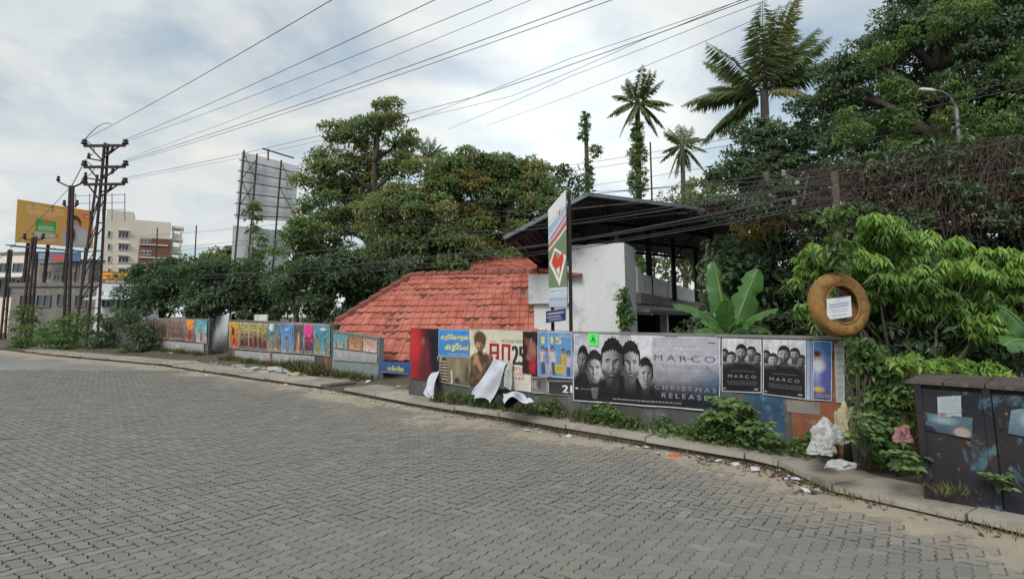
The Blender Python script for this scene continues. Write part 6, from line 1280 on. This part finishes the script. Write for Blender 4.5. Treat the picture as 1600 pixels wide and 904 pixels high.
crown('shaded_leaves', [blob(x, y, rx, ry, 8.3 + random.uniform(-.3, .3)) for x, y, rx, ry in ((1300, 480, 50, 40), (1370, 470, 56, 44), (1440, 480, 60, 44), (1510, 490, 60, 44), (1580, 510, 60, 44), (1400, 530, 70, 40), (1500, 540, 70, 40), (1340, 540, 50, 40), (1580, 560, 60, 30), (1440, 430, 50, 30), (1540, 440, 50, 30))], 'leaf_dark', sh, .13, .4, 4.5, .22, .5, .3)
crp = thing('wall_creeper', 'leafy creeper climbing over the wall end below the ochre tyre', 'creeper', gr(1370, 6.1))
CB = [(1346, 545, 12, 16), (1356, 580, 18, 30), (1380, 575, 22, 24), (1390, 615, 30, 34), (1360, 640, 22, 32), (1380, 680, 36, 32), (1405, 650, 24, 36), (1390, 715, 36, 22), (1310, 400, 9, 26), (1304, 345, 8, 20)]
cb_ = [blob(x, y, rx, ry, 6.0 + random.uniform(-.12, .12), .16) for x, y, rx, ry in CB]
for i in range(26): x0 = random.uniform(1325, 1410); MB().tube([P(x0, 740, 6.0), P(x0 + random.uniform(-20, 20), 660, 5.9), P(x0 + random.uniform(-30, 20), 580, 6.05), P(1320 + random.uniform(-14, 40), 510 + random.uniform(-20, 40), 6.2)], [.009, .008, .007, .004], 4).build('stem', 'bark', crp)
crown('leaf_cover', cb_, 'leaf_weed', crp, .085, .6, 2.6, .14, .6, .35, up=.2)
crown('bright_leaves', [blob(x, y, rx, ry, 5.9, .25) for x, y, rx, ry in ((1420, 572, 34, 12), (1475, 575, 40, 12), (1530, 580, 34, 11))], 'leaf_bright', crp, .1, .34, 3.0, .13, .3, .4)
worn('leaf_stem', (.05, .075, .03), (.035, .05, .022), None, .7, 9, 20, 0)
def leafy(label, p, n, size, r, hgt, mat='leaf_weed', wr=.5, name='weed_plant', group=None):
    t_ = thing(name, label, 'plant', p, group); p = Vector(p); C, D, Nn, Ln = [], [], [], []
    for i in range(n):
        a = random.random() * 6.28; e = p + Vector((math.cos(a) * r * random.uniform(.2, 1), math.sin(a) * r * random.uniform(.2, 1), hgt * random.uniform(.35, 1))); MB().tube([p, lerp(p, e, .6) + Vector((0, 0, .06)), e], [.004, .003, .002], 4).build('stem', 'leaf_stem', t_)
        for k in range(6): b_ = a + (k - 2.5) * .75; d = Vector((math.cos(b_), math.sin(b_), random.uniform(-.4, .15))).normalized(); l_ = size * random.uniform(.6, 1.1); C.append(tuple(e + d * l_ * .5)); D.append(tuple(d)); Nn.append((random.uniform(-.5, .3), random.uniform(-1.1, -.2), .8)); Ln.append(l_)
    leaves('leaf_cover', np.array(C), np.array(D), np.array(Nn), np.array(Ln), wr, mat, t_, bend=.15); stuff(bpy.data.objects[[c.name for c in t_.children if c.name.startswith('leaf_cover')][0]]); return t_
def onw(px, off, z=.16): s_, _ = MW.hit(px, 560); return MW.at(s_, z, off)
leafy('tall broad leaved weed against the blue painted wall patch', onw(1150, .32), 26, .15, .24, .5)
leafy('weed sprouting before the join of the two small posters', onw(1205, .35), 14, .11, .2, .3)
leafy('broad leaved plant growing out of the white rubbish bags', P(1352, 715, 5.55), 34, .065, .2, .4, 'leaf_weed', .75)
leafy('small weed at the corner of the dark cabinet', P(1415, 742, 5.1), 14, .09, .22, .22)
leafy('tuft of weed at the foot of the middle of the cabinet', P(1560, 772, 4.72), 10, .07, .12, .2)
leafy('weed at the foot of the cream action poster', onw(870, .25), 16, .08, .2, .25)
# ground cover
Cs, Ds, Ns, Ls = [], [], [], []
def cover_strip(n, pl, p0, p1, o0, o1, hmax, size, z0=.13, dens=None):
    s_0, s_1 = pl.hit(p0, 560)[0], pl.hit(p1, 560)[0]
    for _ in range(n):
        a = random.uniform(s_0, s_1); o_ = o0 + (o1 - o0) * random.random() ** 1.4; c = max(0, .5 + 1.1 * fbm(a, o_, 1.6, 2.0)); 
        if random.random() > c + .15: continue
        h_ = hmax * random.random() * (.3 + c); p = pl.at(a, z0 + h_, o_); d = rdir(1)[0]; d[2] = d[2] * .5; Cs.append(tuple(p)); Ds.append(d); Ns.append(rdir(1)[0] * .5 + [0, -.2, 1]); Ls.append(size * random.uniform(.6, 1.3))
cover_strip(6500, MW, 930, 1300, .03, .4, .22, .05); cover_strip(1700, MW, 1040, 1270, .1, .5, .28, .065); cover_strip(2200, MW, 690, 890, .04, .3, .16, .05)
leaves('ground_cover', np.array(Cs), np.array(Ds), np.array(Ns), np.array(Ls), .6, 'leaf_weed').update_tag(); stuff(bpy.data.objects['ground_cover'], 'low green weeds along the foot of the poster wall')
Cs, Ds, Ns, Ls = [], [], [], []
def tufts(fn, nt, nb, hgt):
    for _ in range(nt):
        p = Vector(fn()); 
        for k in range(nb): d = Vector((random.gauss(0, .45), random.gauss(0, .45), 1)).normalized(); l_ = hgt * random.uniform(.5, 1.2); Cs.append(tuple(p + Vector((random.gauss(0, .05), random.gauss(0, .05), 0)) + d * l_ * .5)); Ds.append(tuple(d)); Ns.append(tuple(rdir(1)[0])); Ls.append(l_)
def lw(p0, p1, o0, o1, pl=LW): return lambda: pl.at(random.uniform(pl.hit(p0, 540)[0], pl.hit(p1, 540)[0]), .1, random.uniform(o0, o1))
tufts(lw(360, 592, .05, .35), 120, 20, .22); tufts(lw(215, 326, .05, .4, FW), 60, 18, .3); tufts(lw(470, 525, .1, .6), 36, 20, .36)
def kerbfoot(): s_ = random.uniform(KL[6], KL[11]) if random.random() < .8 else random.uniform(KL[11], KL[15]); p, nrm, d = along(s_); return (*(p - nrm * random.uniform(.0, .08)), -.005)
tufts(kerbfoot, 90, 9, .10)
def wallfoot(): return MW.at(random.uniform(MW.hit(690, 560)[0], MW.hit(1000, 560)[0]), .12, random.uniform(.05, .35))
tufts(wallfoot, 60, 16, .2); tufts(lambda: P(random.uniform(1430, 1600), 772, 4.9) * 1.0, 14, 10, .12)
n = len(Cs); leaves('grass', np.array(Cs), np.array(Ds), np.array(Ns), np.array(Ls), .05, 'leaf_grass', bend=.3); stuff(bpy.data.objects['grass'], 'dry grass tufts along walls and kerb')
# roadside bushes on the left
for lb, px, Y_, bl_, mt in (('scrubby bush under the slim twin rail pole', 100, 26.5, [(80, 522, 22, 20), (112, 512, 24, 26), (100, 538, 34, 16)], 'leaf_weed'), ('dark roadside bush at the foot of the steel pylon', 165, 26, [(155, 514, 24, 24), (190, 505, 28, 26), (172, 536, 38, 18)], 'leaf_dark'),
                        ('darkest roadside bush covering the end of the farthest wall', 225, 23.6, [(205, 505, 24, 26), (225, 525, 28, 26), (212, 545, 26, 16)], 'leaf_dark'), ('leafy creeper heap around the short rail pole at the corner', 45, 29, [(40, 500, 18, 26), (50, 528, 26, 20), (30, 545, 20, 12)], 'leaf_weed')):
    tree('bush', lb, gr(px, Y_), P(px, 520, Y_), .05, [blob(*b_, Y_ + random.uniform(-.4, .4)) for b_ in bl_], mt, 'bushes along the far kerb', 'bush', leaf=.14, cover=2.3, clump_r=.26, twigs=3, shell=.3)
for px, py, rx in ((405, 385, 8),):
    t_ = thing('pole_creeper', 'green creeper climbing the back of the grey billboard frame', 'creeper', gr(395, 27.3)); crown('leaf_cover', [blob(395, 345, 9, 30, 27.3), blob(400, 385, 11, 30, 27.3), blob(402, 420, 12, 24, 27.3)], 'leaf_creeper', t_, .18, .5, 3.5, .3); MB().tube([gr(395, 27.3), P(396, 330, 27.3)], [.04, .02], 5).build('stem', 'bark', t_)
t_ = thing('pillar_creeper', 'creeper hanging down the corner of the white tower block', 'creeper', (P(975, 500, 13.2).x, 13.2, -.05)); crown('leaf_cover', [blob(974, 472, 8, 18, 13.2), blob(976, 500, 9, 20, 13.2)], 'leaf_weed', t_, .1, .55, 3.0, .14)
MB().tube([(P(975, 500, 13.2).x, 13.2, -.05), P(974, 458, 13.2)], .015, 5).build('stem', 'bark', t_)

# ================================================================== LITTER
def cloth(name, label, cat, quad, mat, folds=3, amp=.05, n=22, seed=1, bulge=0.0):
    r_ = random.Random(seed); tl, tr, br, bl_ = [Vector(q) for q in quad]; nrm = (tr - tl).cross(tl - bl_).normalized(); vs = []; ph = [r_.random() * 6.3 for _ in range(6)]
    for j in range(n + 1):
        for i in range(n + 1):
            u, v = i / n, j / n; p = lerp(lerp(tl, tr, u), lerp(bl_, br, u), v); d = amp * (math.sin(u * folds * 6.3 + ph[0] + v * 2.1) * (.3 + v) + .5 * abs(math.sin(u * folds * 3.1 - v * 5 + ph[1])) + .4 * math.sin(v * 7 + u * 4 + ph[2])) + bulge * math.sin(math.pi * u) * v
            vs.append(p + nrm * d + (tr - tl) * .05 * math.sin(v * 8 + ph[3]) + (bl_ - tl) * .05 * math.sin(u * 9 + ph[4]) * v)
    fs = [(j * (n + 1) + i, (j + 1) * (n + 1) + i, (j + 1) * (n + 1) + i + 1, j * (n + 1) + i + 1) for j in range(n) for i in range(n)]
    c = sum((Vector(q) for q in quad), Vector()) / 4; o = MB().add(vs, fs).build(name, mat, loc=(c.x, c.y, min(q[2] for q in quad))); return tag(o, label, cat)
def wq(px, py, off): s_, z = MW.hit(px, py); return MW.at(s_, z, off)
cloth('torn_poster', 'white paper sheet peeling off the foot of the red and black poster', 'paper', [wq(675, 586, .06), wq(688, 579, .05), wq(703, 619, .38), wq(686, 615, .34)], 'paper_white', 1, .03, 20, 2)
cloth('torn_poster', 'big white torn sheet hanging off the cream action poster down to the path', 'paper', [wq(779, 561, .06), wq(798, 566, .07), wq(788, 624, .36), wq(754, 615, .3)], 'paper_white', 1.3, .045, 26, 3, .06)
cloth('torn_poster', 'grey folded flap of torn poster beside the big white hanging sheet', 'paper', [wq(787, 562, .05), wq(804, 566, .05), wq(807, 606, .12), wq(788, 604, .12)], 'sack_white', 1.5, .03, 20, 4)
cloth('crumpled_banner', 'crumpled white and black banner lying on the footpath below the torn sheet', 'paper', [P(786, 614, 8.75), P(818, 616, 8.75), P(832, 632, 8.35), P(784, 632, 8.3)], 'paper_white', 1.2, .05, 24, 5, .05)
cloth('crumpled_banner', 'black side of a crumpled banner under its white fold on the footpath', 'paper', [P(776, 616, 8.95), P(800, 622, 8.6), P(822, 636, 8.25), P(772, 632, 8.3)], 'black_print', 1.4, .04, 22, 6)
def lump(name, label, cat, c, r, mat, seed=0, rough=.35, parent=None, sharp=1.6, sub=4):
    import bmesh
    bm = bmesh.new(); bmesh.ops.create_icosphere(bm, subdivisions=sub, radius=1); c = Vector(c)
    for v in bm.verts:
        d = v.co.copy(); k = 1 + rough * (.9 * mnoise.noise(d * sharp * .8 + Vector((seed, 0, 0))) - .55 * abs(mnoise.noise(d * sharp * 1.7 + Vector((0, seed, 0)))) - .3 * abs(mnoise.noise(d * sharp * 3.6 + Vector((seed, seed, 0))))); v.co = Vector((d.x * r[0], d.y * r[1], max(-.35, d.z) * r[2])) * k
    me = bpy.data.meshes.new(name); bm.to_mesh(me); bm.free(); o = link(name, me, mat, None, tuple(c)); return tag(o, label, cat)
lump('rubbish_sack', 'bulging white plastic sack leaning on the orange wall end', 'sack', P(1292, 690, 5.95) + Vector((0, 0, .05)), (.17, .13, .18), 'sack_white', 1, .45)
lump('rubbish_sack', 'lower slumped white sack beside the broad leaved plant', 'sack', P(1282, 702, 5.75), (.13, .11, .1), 'sack_white', 2, .5)
lump('rubbish_sack', 'yellowed upright sack squeezed between white sack and creeper', 'sack', P(1321, 672, 6.0), (.09, .09, .3), 'paper_old', 3, .4) if worn('paper_old', (.5, .45, .28), (.38, .33, .2), None, .8, 6, 40, .2) else None
lump('rubbish_bag', 'flat white plastic bag lying behind the path slabs below the creeper', 'bag', P(1312, 727, 5.35), (.15, .08, .05), 'sack_white', 4, .6)
lump('rubbish_bag', 'crumpled dull pink bag caught beside the cabinet', 'bag', P(1410, 682, 5.35), (.09, .08, .1), 'sack_pink', 5, .6)
lump('wrapper', 'crushed orange wrapper on the road by the kerb', 'wrapper', G(1054, 711, .01), (.085, .03, .025), 'wrapper_orange', 6, .7)
for i, (x, y, s_, lb) in enumerate(((270, 553, .3, 'white rubbish heap before the orange poster'), (372, 572, .2, 'white bag at the start of the left poster wall'), (398, 578, .3, 'white rags below the maroon posters'), (432, 581, .42, 'largest white rag heap by the left poster wall'), (520, 571, .4, 'white rags at the foot of the teal low wall'), (95, 542, .45, 'white bags under the scrubby bush'), (70, 540, .3, 'grey bag by the short rail pole'), (465, 586, .28, 'yellowish paper heap on the far slabs'))):
    p = G(x, y, .13); lump('rubbish_bag', lb, 'rubbish', p, (s_, s_ * .6, s_ * .3), 'sack_white' if i != 7 else 'paper_old', 20 + i, .8, sharp=2.2, sub=3)
vs, fs = [], []
def scrap(p, s_):
    a = random.random() * 6.3; u_ = Vector((math.cos(a), math.sin(a), random.uniform(-.25, .25))) * s_; v_ = Vector((-math.sin(a), math.cos(a), random.uniform(-.25, .25))) * s_ * random.uniform(.4, .9); k = len(vs); p = Vector(p) + Vector((0, 0, s_ * .25 + .004))
    vs.extend([p - u_ - v_, p + u_ - v_ * random.uniform(.5, 1), p + u_ * random.uniform(.5, 1) + v_, p - u_ * random.uniform(.6, 1) + v_, p + Vector((0, 0, s_ * .3))]); fs.extend([(k, k + 1, k + 4), (k + 1, k + 2, k + 4), (k + 2, k + 3, k + 4), (k + 3, k, k + 4)])
for _ in range(130): s_ = random.uniform(KL[3], KL[12]); p, nrm, d = along(s_); o_ = random.choice((random.uniform(-.25, -.03), random.uniform(.6, 1.1))); q = p + nrm * o_; scrap((*q, 0.0 if o_ < 0 else path_top(s_) + .005), random.uniform(.015, .06))
for x, y in ((850, 661), (860, 668), (1180, 735), (1030, 666), (990, 650), (905, 648), (1165, 688), (900, 643), (1020, 661), (1100, 684), (1310, 722)): scrap(G(x, y, .13 if y < 690 and x > 880 else .0), .07)
o = MB().add(vs, fs).build('litter', 'paper_white'); stuff(o, 'small pale scraps of litter along kerb and path')
Cs = []; 
for _ in range(480):
    s_ = random.uniform(KL[9] + .6, KL[12]) if random.random() < .75 else random.uniform(KL[5], KL[15]); p, nrm, d = along(s_); q = p - nrm * abs(random.gauss(.02, .16)); Cs.append((*q, .012))
n = len(Cs); leaves('dead_leaves', np.array(Cs), rdir(n) * [1, 1, .2], rdir(n) * .5 + [0, 0, 1], rng.uniform(.03, .08, n), .5, 'leaf_dead'); stuff(bpy.data.objects['dead_leaves'], 'fallen brown leaves swept against the kerb')
